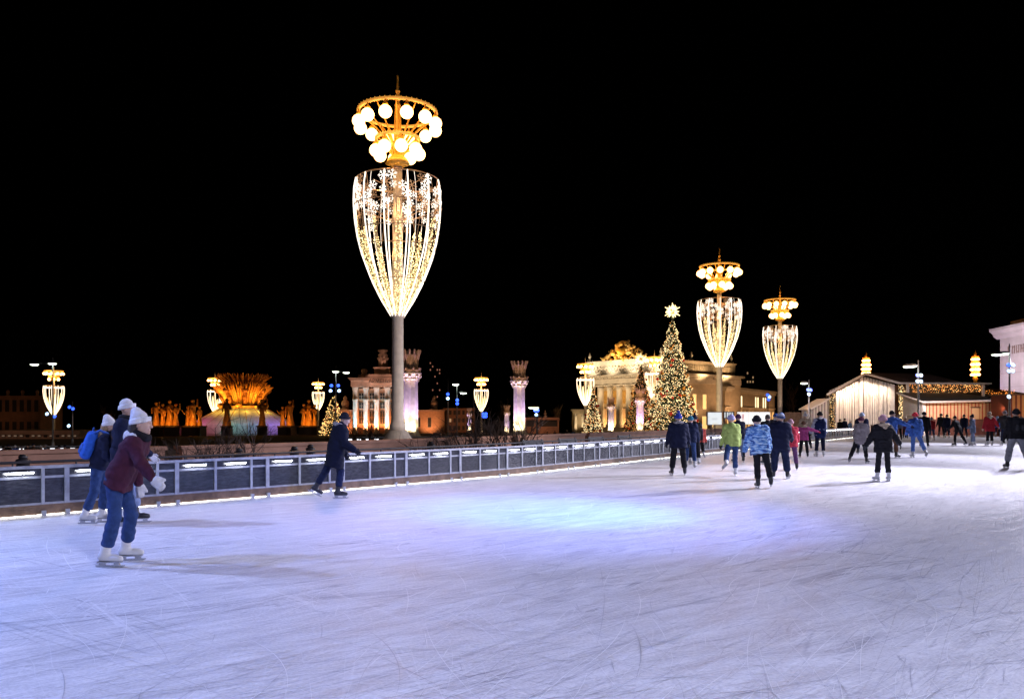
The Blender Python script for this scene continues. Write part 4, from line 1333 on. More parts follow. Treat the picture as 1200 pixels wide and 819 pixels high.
# roof: two slopes over the gable and a long slope over the side
m = MB()
A0, A1, A2 = (sx(964), -1.3, sz(462)), (sx(1008), -1.3, sz(437.5)), (sx(1048), -1.3, sz(448.5))
B0, B1 = (X(968, 102) - X(1008, ds), 12, sz(462)), (X(1088, 102) - X(1008, ds), 12, Z(438, 102) + .1)
C2 = (sx(1154), -1.3, sz(449)); C3 = (X(1152, 102) - X(1008, ds), 12, sz(449))
m.add([A0, A1, B1, B0, *[(p[0], p[1], p[2] - .16) for p in (A0, A1, B1, B0)]], [(0, 1, 2, 3), (7, 6, 5, 4), (0, 4, 5, 1), (1, 5, 6, 2), (2, 6, 7, 3), (3, 7, 4, 0)])
m.build('roof', M_roofwarm, shed)
m = MB()
pts = (A1, A2, C2, C3, B1)
m.add([*pts, *[(p[0], p[1], p[2] - .16) for p in pts]], [(4, 3, 2, 1, 0), (5, 6, 7, 8, 9)] + [(i, (i + 1) % 5, 5 + (i + 1) % 5, 5 + i) for i in range(5)])
m.build('side_roof', M_roofwarm, shed)
m = MB(); m.tube([A0[:2] + (A0[2] - .1,), A1[:2] + (A1[2] - .1,)], .13, 4); m.tube([A1[:2] + (A1[2] - .1,), A2[:2] + (A2[2] - .1,)], .13, 4); m.tube([A2[:2] + (A2[2] - .1,), C2[:2] + (C2[2] - .1,)], .11, 4)
m.build('eaves_board', M_cloth, shed)
MB().box(sx(1048), sx(1150), 3.0, 3.2, 0, sz(450)).build('side_wall', M_roofwarm, shed)
for px in (1059.5, 1147.5):
    MB().box(sx(px) - .12, sx(px) + .12, -.9, -.66, 0, sz(450)).build('eaves_post', M_cloth, shed)
for j, (px0, px1, n, bulb) in enumerate(((969.5, 977, 110, M_whitebulb), (1050, 1058, 330, M_whitebulb))):
    m = MB(); m.box(sx(px0) + .2, sx(px1) - .2, -.5, -.2, 0, sz(452 if j else 461))
    m.build('garland_column', mat('dark_fir_garland', (.035, .03, .018), .85), shed)
    g = MB()
    for k in range(n):
        zz = rs.uniform(0.2, sz(452 if j else 461))
        g.cur = 0 if rs.random() < (.62 if j else .25) else 1
        g.bead((rs.uniform(sx(px0), sx(px1)), rs.uniform(-.62, -.5), zz), rs.uniform(.025, .05))
    tag(g.build('fairy_lights', [bulb, mat('amber_tiny_bulb', (.8, .5, .2), .4, emit=(1, .5, .15), es=.9, sample='NONE')], shed), kind='stuff')
m = MB(); m.box(sx(1061), sx(1146), -.62, -.58, sz(460), sz(450.5)); m.build('garland_backing', mat('dark_fir_garland', (.035, .03, .018), .85), shed)
g = MB()
for k in range(430):
    g.cur = 0 if rs.random() < .14 else 1
    g.bead((rs.uniform(sx(1060), sx(1147)), rs.uniform(-.9, -.64), sz(450.8) - rs.random() ** 1.3 * .9), rs.uniform(.02, .055))
tag(g.build('hanging_lights', [M_warmbulb, M_orangebulb], shed), kind='stuff')
for px in (984, 994, 1003, 1013, 1023, 1034):
    top = sz(440) - abs(sx(px)) * (1.7 / 3.6 if px < 1008 else 1.0 / 3.8)
    spot('gable_light', (X(px, ds), ds - 1.0, top - .35 - .1), (X(px, ds), ds + .1, top - 2.6), 390, (1, .84, .66), 120, .9, .1)
for px in (1070, 1090, 1110, 1130):
    point('eaves_light', (X(px, ds), ds + .2, sz(455)), 26, (1, .4, .08), .2)

# small lean-to at the left and the pitched kiosk at the right
lt = thing('shed', 'small pale lean-to shed at the left end of the large timber shed', 'shed', (X(959, 88), 88, -.1))
q = lambda px: (px - 959) * 88 / FPX
MB().prism([(q(951), 0), (q(971), 0), (q(971), Z(468, 88) + .1), (q(951), Z(479, 88) + .1)], 0, 3, 'y').build('wall', M_lath, lt)
MB().prism([(q(949), Z(480.2, 88) + .1), (q(971), Z(468, 88) + .1), (q(971), Z(466.5, 88) + .1), (q(949), Z(478.6, 88) + .1)], -.4, 3.4, 'y').build('roof', M_cloth, lt)
fen = thing('slat_fence', 'brown upright slat fence left of the small lean-to', 'fence', (X(938, 92), 92, -.1))
m = MB()
for k in range(34):
    m.box(-1.75 + k * .105, -1.75 + k * .105 + .07, 0, .04, 0, Z(483, 92) + .1)
m.build('slats', M_wood, fen); MB().box(-1.75, 1.85, .041, .1, .6, .7).build('rail', M_wood, fen)
spot('fence_light', (X(938, 90), 88, 3), (X(938, 92), 92, .6), 120, (1, .6, .4), 80, .8, .2)

M_stripe = brickish('red_and_cream_boards', (.62, .42, .24), (.38, .06, .025), 2.95, .32)
dk = 78
uk = dk / FPX
kx = lambda px: (px - 1130) * uk
kz = lambda py: Z(py, dk) + .1
kio = thing('kiosk', 'long low kiosk with red and cream striped boards and a dark pitched roof', 'kiosk', (X(1130, dk), dk, -.1))
MB().box(kx(1083), kx(1178), 0, .15, kz(491), kz(472.2)).build('striped_wall', M_stripe, kio)
MB().box(kx(1083), kx(1178), -.06, .15, 0, kz(491)).build('base_wall', mat('dark_red_board', (.10, .035, .028), .7), kio)
MB().box(kx(1082), kx(1084.5), -.08, .2, 0, kz(471)).build('corner_post', M_cloth, kio)
MB().box(kx(1139), kx(1147), -.05, -.005, kz(491), kz(478)).build('hatch', mat('cream_hatch', (.60, .42, .25), .6), kio)
m = MB(); m.box(kx(1137.5), kx(1148.5), -.09, -.004, kz(478), kz(476.6)); m.build('hatch_lintel', M_roofwarm, kio)
e0, e1 = kx(1083), (1058 - 600) / FPX * 87 - (1130 - 600) / FPX * dk
MB().add
m = MB(); m.add([(e0, 0, 0), (e1, 9, 0), (e1, 9, Z(462, 87) + .1), (e0, 0, kz(471.5))], [(0, 3, 2, 1)]); m.add([(e0 + .12, .1, 0), (e1 + .12, 9, 0), (e1 + .12, 9, Z(462, 87) + .1), (e0 + .12, .1, kz(471.5))], [(0, 1, 2, 3)])
m.build('end_wall', M_lath_y, kio)
def ew(s, z, o=-.03):
    return (e0 + (e1 - e0) * s + o, 9 * s, z)
m = MB(); m.add([ew(.35, 0), ew(.78, 0), ew(.78, 2.0), ew(.35, 2.0)], [(0, 3, 2, 1)]); m.build('end_door', mat('greyed_door', (.30, .26, .23), .7, noise=.2), kio)
m = MB()
for a, b in (((.33, 0), (.33, 2.08)), ((.8, 0), (.8, 2.08)), ((.33, 2.05), (.8, 2.05)), ((.33, 1.2), (.8, 1.2))):
    m.tube([ew(*a, -.05), ew(*b, -.05)], .05, 4)
m.build('door_frame', M_cloth, kio)
r0 = [(e0 - .35, -.5, kz(470.8)), (kx(1181), -.5, kz(468.8)), (kx(1181) * 1.04, 9.5, Z(461, 87) + .2), (e1 - .4, 9.5, Z(460.8, 87) + .2)]
m = MB(); m.add(r0 + [(a, b, c - .12) for a, b, c in r0], [(0, 1, 2, 3), (7, 6, 5, 4)] + [(i, 4 + i, 4 + (i + 1) % 4, (i + 1) % 4) for i in range(4)])
m.build('roof', mat('dark_slick_roof', (.022, .021, .02), .4, noise=.4, nscale=.8, bump=.4, bscale=3), kio)
m = MB(); m.tube([(r0[0][0], r0[0][1] - .02, r0[0][2] - .06), (r0[1][0], r0[1][1] - .02, r0[1][2] - .06)], .1, 4); m.tube([(r0[0][0], r0[0][1], r0[0][2] - .06), (r0[3][0], r0[3][1], r0[3][2] - .06)], .1, 4)
m.build('fascia', M_cloth, kio)
for px in (1092, 1112, 1132, 1152, 1172):
    spot('kiosk_light', (X(px, dk), dk - 3.2, 2.6), (X(px, dk), dk, 2.0), 120, (1, .56, .3), 110, .9, .2)
spot('kiosk_end_light', (35.5, 72, 5.6), (41.5, 82, 1.8), 8000, (1, .88, .9), 60, .9, .2)
spot('lean_to_light', (X(940, 78), 78, 5), (X(960, 88), 88, 1.5), 4200, (1, .86, .9), 60, .9, .2)
k2 = thing('kiosk', 'taller orange and dark striped kiosk wall under the tall pinkish building', 'kiosk', (X(1184, 74), 74, -.1))
q = 74 / FPX
MB().box(0, 46 * q, 0, 3, 0, Z(463, 74) + .1).build('striped_wall', brickish('orange_and_dark_boards', (.50, .26, .10), (.16, .035, .02), 2.3, .42), k2)
MB().box(-.2, 47 * q, -.3, 3.2, Z(463, 74) + .1, Z(461.5, 74) + .1).build('roof', M_roofwarm, k2)
spot('kiosk_light', (X(1200, 74), 70.5, 2.8), (X(1198, 74), 74, 1.8), 300, (1, .5, .2), 100, .9, .2)
roof2 = thing('long_roof', 'dark brown long roof behind the kiosks, joining the pinkish building', 'roof', (X(1150, 98), 98, -.1))
q = 98 / FPX
MB().prism([(0, Z(462, 98)), (60 * q, Z(470, 98)), (60 * q, Z(461, 98)), (0, Z(452, 98))], 0, 6, 'y').build('roof_slope', M_roofwarm, roof2)
g = MB()
for k in range(60):
    g.bead((rs.uniform(.5, 40 * q), -.06, Z(459, 98) + rs.uniform(-.35, .3)), .06)
tag(g.build('hanging_lights', M_orangebulb, roof2), kind='stuff')
MB().box(.2, 60 * q, .5, 5.5, 0, Z(466, 98)).build('wall', M_darkroof, roof2)

# tall pinkish building at the right
pa, pb = Vector((X(1172, 118), 118)), Vector((X(1262, 100), 100))
dv = pb - pa
pk = thing('building', 'tall pinkish white building with a heavy cornice at the edge of the square', 'building', (pa.x, pa.y, -.2), math.atan2(dv.y, dv.x))
PL = dv.length; ph = Z(390, 118) + .2
M_pinkw = mat('pinkish_plaster', (.62, .575, .595), .75, noise=.1, nscale=.7, bump=.2, bscale=4)
MB().box(0, PL, 0, 14, 0, ph).build('body', M_pinkw, pk)
MB().prism([(0, ph - .9), (-.5, ph - .5), (-.6, ph - .2), (-1.1, ph + .25), (-1.1, ph + .6), (14, ph + .6), (14, ph - .9)], -.9, PL + 1, 'x').build('cornice', M_pinkw, pk)
MB().box(1.2, PL, .8, 12, ph + .6, ph + 1.5).build('attic', M_orangewall, pk)
m = MB()
gl = ('I\\I', 'H', 'O', 'H', 'N', 'E', 'H')
x = 2.2
for k in range(9):                                      # raised ornamental strokes of the frieze
    m.box(x, x + .16, -.09, 0, ph - 3.3, ph - 2.2); m.box(x + .55, x + .71, -.09, 0, ph - 3.3, ph - 2.2)
    zc = ph - 2.75 + (.0, .35, -.35)[k % 3]
    m.box(x + .17, x + .54, -.08, 0, zc - .09, zc + .09)
    x += 1.1
m.build('frieze_relief', mat('tan_relief', (.34, .25, .22), .7), pk)
MB().box(.1, PL, -.06, 0, ph - 4.0, ph - 3.85).build('string_course', M_pinkw, pk)
m = MB()
for k in range(5):
    m.box(.1, PL, -.022, 0, ph - 6.0 - 2 * k, ph - 5.97 - 2 * k)
m.build('course_lines', mat('dark_course_line', (.35, .29, .3), .8), pk)  # thin darker strips along the wall courses
for k in range(3):
    spot('pink_wall_light', wlocal(pk, (3 + 8 * k, -11, 5)), wlocal(pk, (3 + 8 * k, 0, 11)), 4300, (1, .82, .88), 90, .9, .4)
spot('violet_edge_light', wlocal(pk, (-4, -7, 2)), wlocal(pk, (1, 0, 8)), 900, (.6, .3, 1), 90, .9, .4)

# stacked globe towers behind the sheds
def tier_tower(label, px, top, bot, d):
    x = X(px, d); zb = G(x, d)
    t = thing('tiered_lamp', label, 'lamp', (x, d, zb), 0, 'tall orange lamps of stacked globe tiers')
    H = Z(top - 1, d) - zb; h0 = Z(bot, d) - zb; h1 = Z(top + 7, d) - zb
    MB().lathe([(.5, 0), (.4, .6), (.3, h0 - .6), (.5, h0 - .3), (.25, h0), (.22, h1), (.2, h1 + .4), (.22, h1 + .5), (.1, h1 + .8), (.05, H)], 10).build('pole', M_gold, t, True)
    n = 4
    for k in range(n):
        z = h0 + (h1 - h0) * (k + .5) / n
        r = (5.4 if k < 3 else 4.6) / FPX * d
        MB().tube([(r * .7 * math.cos(a), r * .7 * math.sin(a), z + .42) for a in np.linspace(0, 2 * PI, 19)[:-1]], .13, 5, closed=True).build('ring', mat('orange_edge_glow', (.8, .4, .1), .5, emit=(1, .22, .015), es=1.3, sample='NONE'), t)  # glowing ring added to imitate the orange edges of the globes
        for q in range(8):
            a = 2 * PI * q / 8 + k * .3
            o = link(GLOBE, 'globe', M_globe_far, t, (r * .72 * math.cos(a), r * .72 * math.sin(a), z))
            s = r * .33 / .345; o.scale = (s, s, s * .86)
    point('tier_glow', (x, d - 1.6, zb + (h0 + h1) / 2), 500, (1, .45, .12), .6)


tier_tower('orange lamp of stacked globe tiers rising over the lit gable', 1015, 413, 440, 150)
tier_tower('orange lamp of stacked globe tiers beside the pinkish building', 1143, 411, 442, 145)

# ------------------------------------------------------------------ sign boards behind the barrier
M_sheet = mat('backlit_sheet', (.8, .8, .8), .4, emit=(.92, .97, 1.0), es=.85)
M_sheet2 = mat('backlit_sheet_white', (.8, .8, .8), .4, emit=(1.0, .98, .95), es=1.0)
M_ink = mat('dark_print', (.04, .04, .06), .5); M_inkg = mat('grey_print', (.3, .33, .4), .5); M_inkr = mat('red_print', (.6, .03, .06), .5, emit=(.7, .03, .08), es=.4); M_inkb = mat('pale_blue_print', (.3, .6, .75), .5, emit=(.45, .8, .95), es=.6); M_inkp = mat('pink_print', (.7, .3, .35), .5, emit=(.9, .4, .5), es=.6)
M_board = mat('board_frame', (.35, .27, .27), .5, metal=.3)
db = 47
ub = db / FPX
b1 = thing('sign_board', 'square backlit sign board with dark dots and grey lines, on two legs', 'sign', (X(837, db), db, -.1))
zz = lambda py: Z(py, db) + .1
MB().box(-9 * ub, 9 * ub, 0, .08, zz(498), zz(482.5)).build('frame', M_board, b1)
MB().box(-7.4 * ub, 8.6 * ub, -.02, -.001, zz(497.4), zz(483.2)).build('sheet', M_sheet, b1)
m = MB()
for k, py in enumerate((488.5, 492.5, 495.5)):
    m.box(-6.6 * ub, -6.0 * ub, -.03, -.021, zz(py + .7), zz(py - .2))
m.build('printed_dots', M_ink, b1)
m = MB()
for py, x0, x1 in ((490.2, -2.6, 3.2), (491.2, -3, 3.6), (485, -.8, 1.2)):
    m.box(x0 * ub, x1 * ub, -.03, -.021, zz(py + .25), zz(py))
m.build('printed_lines', M_inkg, b1)
MB().box(-2 * ub, 4.5 * ub, -.03, -.021, zz(496.6), zz(496.0)).build('printed_band', mat('yellow_print', (.7, .6, .2), .5, emit=(1, .8, .4), es=.5), b1)
for x in (-3.5, 1.0):
    MB().box(x * ub - .03, x * ub + .03, .01, .07, 0, zz(498)).build('leg', M_board, b1)
b2 = thing('sign_board', 'dark banner board with upright white strokes between the two backlit signs', 'sign', (X(854, db), db, -.1))
MB().box(-6.2 * ub, 6.6 * ub, 0, .06, zz(490.5), zz(482)).build('sheet', mat('dark_banner', (.05, .04, .06), .6), b2)
m = MB()
for x0, x1 in ((-5, -4), (-2.2, -1.2), (-.2, .8), (2.0, 2.9), (4.2, 4.9)):
    m.box(x0 * ub, x1 * ub, -.03, -.001, zz(489.6), zz(483))
m.box(-4, -3.2, -.03, -.001, 0, 0)
m.build('printed_strokes', M_sheet, b2)
for x in (-5, 5):
    MB().box(x * ub - .03, x * ub + .03, .01, .055, 0, zz(490.5)).build('leg', M_board, b2)
b3 = thing('sign_board', 'wide white backlit board of three sheets with a red ribbon mark', 'sign', (X(884, db), db, -.1))
MB().box(-20.5 * ub, 18.6 * ub, 0, .08, zz(497.4), zz(482.4)).build('frame', M_board, b3)
for x0, x1 in ((-20, -7.2), (-6.8, 5.8), (6.2, 18)):
    MB().box(x0 * ub, x1 * ub, -.02, -.001, zz(497), zz(482.8)).build('sheet', M_sheet2, b3)
m = MB()
for k in range(3):
    x = (-14.6 + k * 1.0) * ub
    m.add([(x, -.025, zz(485)), (x + .55 * ub, -.025, zz(485)), ((-13.6 + .25) * ub, -.025, zz(493.5)), ((-13.6 - .1) * ub, -.025, zz(493.5))], [(3, 2, 1, 0)])
m.build('ribbon_mark', M_inkr, b3)
m = MB()
for k in range(14):
    x = rs.uniform(-6, 17); y = rs.uniform(484, 494)
    m.box(x * ub, (x + .8) * ub, -.028, -.021, zz(y + .7), zz(y))
m.build('printed_marks', M_inkb, b3)
for x in (-15, -2, 12):
    MB().box(x * ub - .03, x * ub + .03, .01, .07, 0, zz(497.4)).build('leg', M_board, b3)
for nm, sm in (('wall_notice', 0),):
    pass

# ------------------------------------------------------------------ bare shrubs
M_twig = mat('twig_bark', (.05, .032, .026), .9)


def shrub_mesh(seed):
    rs = random.Random(seed)
    m = MB()

    def grow(p, dirn, L, r, lev):
        pts = [p]
        q = Vector(p); dd = Vector(dirn)
        for k in range(4):
            dd = (dd + Vector((rs.gauss(0, .16), rs.gauss(0, .16), rs.gauss(.05, .1)))).normalized()
            q = q + dd * L / 4; pts.append(q.copy())
        m.tube(pts, [r, r * .85, r * .7, r * .55, r * .4], 4)
        if lev > 0:
            for k in range(rs.randint(3, 5)):
                i = rs.randint(1, 4)
                nd = (dd + Vector((rs.gauss(0, .6), rs.gauss(0, .6), rs.gauss(.15, .35)))).normalized()
                grow(pts[i], nd, L * rs.uniform(.45, .75), r * .5, lev - 1)
    for k in range(rs.randint(6, 9)):
        a = rs.uniform(0, 2 * PI)
        grow((.15 * math.cos(a), .15 * math.sin(a), 0), Vector((math.cos(a) * .55, math.sin(a) * .55, 1)).normalized(), rs.uniform(.6, 1.0), .022, 2)
    return m.mesh('branches')


SHM = [shrub_mesh(k) for k in range(4)]
shr = [(212, 21.5, 1.2, 'leftmost bare bush, beyond the burgundy jacket skater'), (247, 22.5, 1.2, 'bare bush left of the dark bins, below the statues'), (262, 21.8, 1.1, 'low spreading bare bush below the magenta lit cover'), (287, 23.5, 1.3, 'bare bush in front of the fountain cover'),
       (500, 30, 1.2, 'thin bare bush just right of the tallest lamp'), (540, 33, 1.5, 'bare bush below the street lamps near the tower block'), (560, 33, 1.6, 'bare bush below the distant lamp between violet columns'), (582, 32, 1.5, 'dense bare bush left of the lone violet column'), (600, 34, 1.9, 'tall bare bush right in front of the lone violet column'),
       (622, 34, 1.2, 'low bare bush just right of the lone violet column'), (160, 20.6, 1.0, 'bare bush right behind the burgundy jacket skater'), (425, 70, 2.6, 'bare young tree in front of the orange lit facade')]
for k, (px, d, sc, lab) in enumerate(shr):
    t = thing('bare_bush', lab, 'bush', (X(px, d), d, -.15 if d < 50 else G(X(px, d), d)), k * 1.3, 'leafless bushes behind the barrier', sc)
    link(SHM[k % 4], 'branches', M_twig, t)
# dark bare trees far behind
def tree_mesh(seed, H):
    rs = random.Random(seed); tr = MB(); cr = MB()

    def grow(p, dirn, L, r, lev, m):
        pts = [Vector(p)]; q = Vector(p); dd = Vector(dirn)
        for k in range(4):
            dd = (dd + Vector((rs.gauss(0, .1), rs.gauss(0, .1), .06))).normalized(); q = q + dd * L / 4; pts.append(q.copy())
        m.tube(pts, [r, r * .9, r * .75, r * .62, r * .5], 5)
        if lev:
            for k in range(4):
                nd = (dd + Vector((rs.gauss(0, .55), rs.gauss(0, .55), .25))).normalized()
                grow(pts[rs.randint(2, 4)], nd, L * rs.uniform(.5, .75), r * .5, lev - 1, cr)
    grow((0, 0, -.3), (0, 0, 1), H * .42, H * .022, 4, tr)
    return tr.mesh('trunk'), cr.mesh('crown')


TM = [tree_mesh(k, 12) for k in range(3)]
for k, (px, d, sc, lab) in enumerate(((930, 175, 1.0, 'bare tree left of the timber shed, behind the slat fence'), (1060, 190, 1.1, 'bare dark tree rising behind the timber shed roof'), (648, 230, .8, 'bare dark tree behind the brick coloured stalls'), (585, 240, .9, 'bare dark tree behind the small violet column'), (970, 200, 1.1, 'bare dark tree behind the left end of the timber shed'), (138, 210, .9, 'bare dark tree left of the golden statues'))):
    t = thing('bare_tree', lab, 'tree', (X(px, d), d, G(X(px, d), d)), k, 'leafless trees on the square', sc)
    link(TM[k % 3][0], 'trunk', M_bark, t); link(TM[k % 3][1], 'crown', M_bark, t)

# far loop of the rink with its row of barrier lights
for lab, p0, p1, n in (('far barrier of the outer rink loop with a row of white lights, beyond the railing', (X(-30, 64), 64), (X(160, 68), 68), 16), ('far rink barrier with a row of lights below the orange lit pavilion', (X(405, 74), 74), (X(545, 78), 78), 14)):
    t = thing('rink_barrier', lab, 'barrier')
    za, zb_ = Z(526.5 if n == 16 else 514.6, p0[1]), Z(523 if n == 16 else 512.5, p1[1])
    zl = (za + zb_) / 2
    MB().obox(p0, p1, .12, zl - 1.2, zl + .1).build('panel', M_darkroof, t)
    MB().obox(p0, p1, .16, zl + .1, zl + .18).build('top_rail', M_alu, t)
    for k in range(n):
        a = Vector(p0).lerp(Vector(p1), (k + .25) / n); b = Vector(p0).lerp(Vector(p1), (k + .7) / n)
        MB().obox(a, b, .05, zl - .12, zl - .02, -.09).build('light_tube', M_farled, t)

# ------------------------------------------------------------------ people: bodies grown as one surface from a posed skeleton
def surface_nets(f, org, h):
    s = f < 0
    c = np.zeros(tuple(n - 1 for n in f.shape), np.int8)
    for i in (0, 1):
        for j in (0, 1):
            for k in (0, 1):
                c += s[i:f.shape[0] - 1 + i, j:f.shape[1] - 1 + j, k:f.shape[2] - 1 + k]
    act = (c > 0) & (c < 8)
    idx = -np.ones(act.shape, np.int64)
    cells = np.argwhere(act)
    idx[act] = np.arange(len(cells))
    acc = np.zeros((len(cells), 3)); cnt = np.zeros(len(cells))
    ci, cj, ck = cells.T
    for ax in range(3):
        o1, o2 = [a for a in range(3) if a != ax]
        for u in (0, 1):
            for v in (0, 1):
                off = [0, 0, 0]; off[o1] = u; off[o2] = v
                off2 = list(off); off2[ax] = 1
                f0 = f[ci + off[0], cj + off[1], ck + off[2]]; f1 = f[ci + off2[0], cj + off2[1], ck + off2[2]]
                msk = (f0 < 0) != (f1 < 0)
                t = np.where(msk, f0 / np.where(np.abs(f0 - f1) < 1e-12, 1, f0 - f1), 0)
                p = np.zeros((len(cells), 3)); p[:, o1] = u; p[:, o2] = v; p[:, ax] = t
                acc += p * msk[:, None]; cnt += msk
    vt = (cells + acc / cnt[:, None]) * h + org
    faces = []
    for ax in range(3):
        sl0 = [slice(None)] * 3; sl1 = [slice(None)] * 3
        sl0[ax] = slice(0, -1); sl1[ax] = slice(1, None)
        a, b = s[tuple(sl0)], s[tuple(sl1)]
        e = np.argwhere(a != b)
        if len(e) == 0:
            continue
        o1, o2 = (ax + 1) % 3, (ax + 2) % 3
        ok = (e[:, o1] > 0) & (e[:, o2] > 0) & (e[:, o1] < f.shape[o1] - 1) & (e[:, o2] < f.shape[o2] - 1)
        e = e[ok]
        d1 = np.zeros(3, int); d1[o1] = 1
        d2 = np.zeros(3, int); d2[o2] = 1
        q = np.stack([idx[tuple((e - d1 - d2).T)], idx[tuple((e - d2).T)], idx[tuple(e.T)], idx[tuple((e - d1).T)]], 1)
        inside = a[tuple(e.T)]
        q[~inside] = q[~inside][:, ::-1]
        faces.append(q)
    return vt, np.concatenate(faces)


class SDF:
    def __init__(s):
        s.pr = []

    def cap(s, a, b, r0, r1=None, k=.04, sc=None):
        s.pr.append((np.array(a, float), np.array(b, float), r0, r0 if r1 is None else r1, k))
        return s

    def field(s, h, pad=.05):
        lo = np.min([np.minimum(a, b) - max(r0, r1) for a, b, r0, r1, k in s.pr], axis=0) - pad
        hi = np.max([np.maximum(a, b) + max(r0, r1) for a, b, r0, r1, k in s.pr], axis=0) + pad
        n = np.ceil((hi - lo) / h).astype(int) + 1
        g = [lo[i] + h * np.arange(n[i]) for i in range(3)]
        Pm = np.stack(np.meshgrid(*g, indexing='ij'), -1)
        f = None
        for a, b, r0, r1, k in s.pr:
            ab = b - a; L2 = max(ab @ ab, 1e-9)
            t = np.clip(((Pm - a) @ ab) / L2, 0, 1)
            d = np.sqrt(((Pm - a - t[..., None] * ab) ** 2).sum(-1)) - (r0 + (r1 - r0) * t)
            if f is None:
                f = d
            else:
                hh = np.clip(.5 + .5 * (f - d) / k, 0, 1)
                f = f * (1 - hh) + d * hh - k * hh * (1 - hh)
        return f, Pm, lo

    def mesh(s, name, h, mod=None):
        f, Pm, lo = s.field(h)
        if mod is not None:
            f = mod(f, Pm)
        v, q = surface_nets(f, lo, h)
        return np_mesh(name, v, q)


def np_mesh(name, v, q):
    me = bpy.data.meshes.new(name)
    me.vertices.add(len(v)); me.vertices.foreach_set('co', np.asarray(v, np.float32).ravel())
    me.loops.add(q.size); me.loops.foreach_set('vertex_index', q.astype(np.int32).ravel())
    me.polygons.add(len(q)); me.polygons.foreach_set('loop_start', np.arange(0, q.size, 4, dtype=np.int32))
    me.polygons.foreach_set('loop_total', np.full(len(q), 4, np.int32))
    me.polygons.foreach_set('use_smooth', np.ones(len(q), bool))
    me.update(calc_edges=True); me.validate()
    return me


# head: arrays kept so that it can be joined into each body mesh; faces +Y
def head_arrays(h):
    s = SDF()
    s.cap((0, -.025, .035), (0, .02, .03), .088, .084, .03)
    s.cap((0, .03, -.02), (0, .045, -.075), .066, .046, .04)
    s.cap((-.03, .02, -.06), (.03, .02, -.06), .045, .045, .03)
    s.cap((0, .092, .018), (0, .116, -.02), .011, .017, .015)            # nose
    for sg in (-1, 1):
        s.cap((sg * .088, -.01, .02), (sg * .094, -.015, -.025), .016, .012, .01)   # ear
        s.cap((sg * .018, .1, .035), (sg * .05, .09, .035), .012, .009, .015)       # brow
        s.cap((sg * .045, .07, -.02), (sg * .05, .06, -.03), .024, .02, .02)        # cheek
    s.cap((-.02, .093, -.055), (.02, .093, -.055), .009, .009, .01)       # lips
    s.cap((0, .08, -.09), (0, .07, -.09), .022, .02, .02)
    s.cap((0, -.02, -.02), (0, -.035, -.16), .055, .056, .03)             # neck
    f, Pm, lo = s.field(h)
    for sg in (-1, 1):                                                     # eye sockets
        d = np.sqrt(((Pm - np.array([sg * .033, .106, .016])) ** 2).sum(-1)) - .016
        f = np.maximum(f, -d)
    return surface_nets(f, lo, h)


HEADS = {.010: head_arrays(.010), .016: head_arrays(.016)}


def make_boot(shaft=(0, -.15, 1.0), h=.011):
    s = SDF()
    u = np.array(shaft, float); u /= np.linalg.norm(u)
    s.cap((0, -.008, 0), u * .22 + np.array([0, -.008, 0]), .055, .063, .03)
    s.cap((0, -.045, -.05), (0, .15, -.066), .047, .036, .04)
    s.cap((0, .11, -.06), (0, .17, -.068), .042, .034, .03)

    def mod(f, Pm):
        f = np.maximum(f, -(Pm[..., 2] + .098))
        lace = .003 * np.sin(Pm[..., 2] * 180) * (Pm[..., 1] > .03)
        return f + lace
    return s.mesh('boot', h, mod)


def make_blade():
    b = MB()
    b.box(-.036, .036, -.085, .185, -.108, -.094)
    b.prism([(-.12, -.146), (-.10, -.163), (.19, -.163), (.225, -.148), (.222, -.138), (-.115, -.138)], -.003, .003, 'x')
    b.prism([(-.075, -.139), (.0, -.139), (.0, -.107), (-.07, -.107)], -.011, .011, 'x')
    b.prism([(.10, -.139), (.17, -.139), (.16, -.107), (.10, -.107)], -.011, .011, 'x')
    return b.mesh('blade')


def template_hand(h=.0075):
    """relaxed gloved hand: wrist at the origin, fingers towards -Z, palm towards +Y"""
    s = SDF()
    s.cap((0, 0, .05), (0, 0, -.02), .038, .034, .02)
    s.cap((-.026, 0, -.03), (-.028, .002, -.085), .020, .019, .02)
    s.cap((.026, 0, -.03), (.026, .002, -.085), .020, .019, .02)
    s.cap((0, 0, -.03), (0, .0, -.088), .022, .020, .02)
    for x, L in ((-.036, .062), (-.012, .078), (.012, .082), (.036, .07)):
        a = (x, .003, -.088); b = (x * 1.08, .012, -.088 - L * .5); c = (x * 1.1, .034, -.088 - L * .86); e = (x * 1.08, .052, -.088 - L)
        s.cap(a, b, .0125, .0115, .006); s.cap(b, c, .0115, .0105, .005); s.cap(c, e, .0105, .0095, .005)
    s.cap((.036, .008, -.03), (.06, .026, -.062), .016, .0135, .012); s.cap((.06, .026, -.062), (.062, .042, -.092), .0135, .011, .006)
    return s.mesh('glove', h)


def template_mitten():
    s = SDF()
    s.cap((0, 0, .02), (0, 0, -.01), .040, .044, .02)
    s.cap((-.02, .005, -.04), (-.02, .02, -.13), .04, .034, .03); s.cap((.02, .005, -.04), (.02, .02, -.13), .04, .034, .03)
    s.cap((.04, .01, -.02), (.075, .035, -.085), .025, .02, .02)
    return s.mesh('mitten', .011)


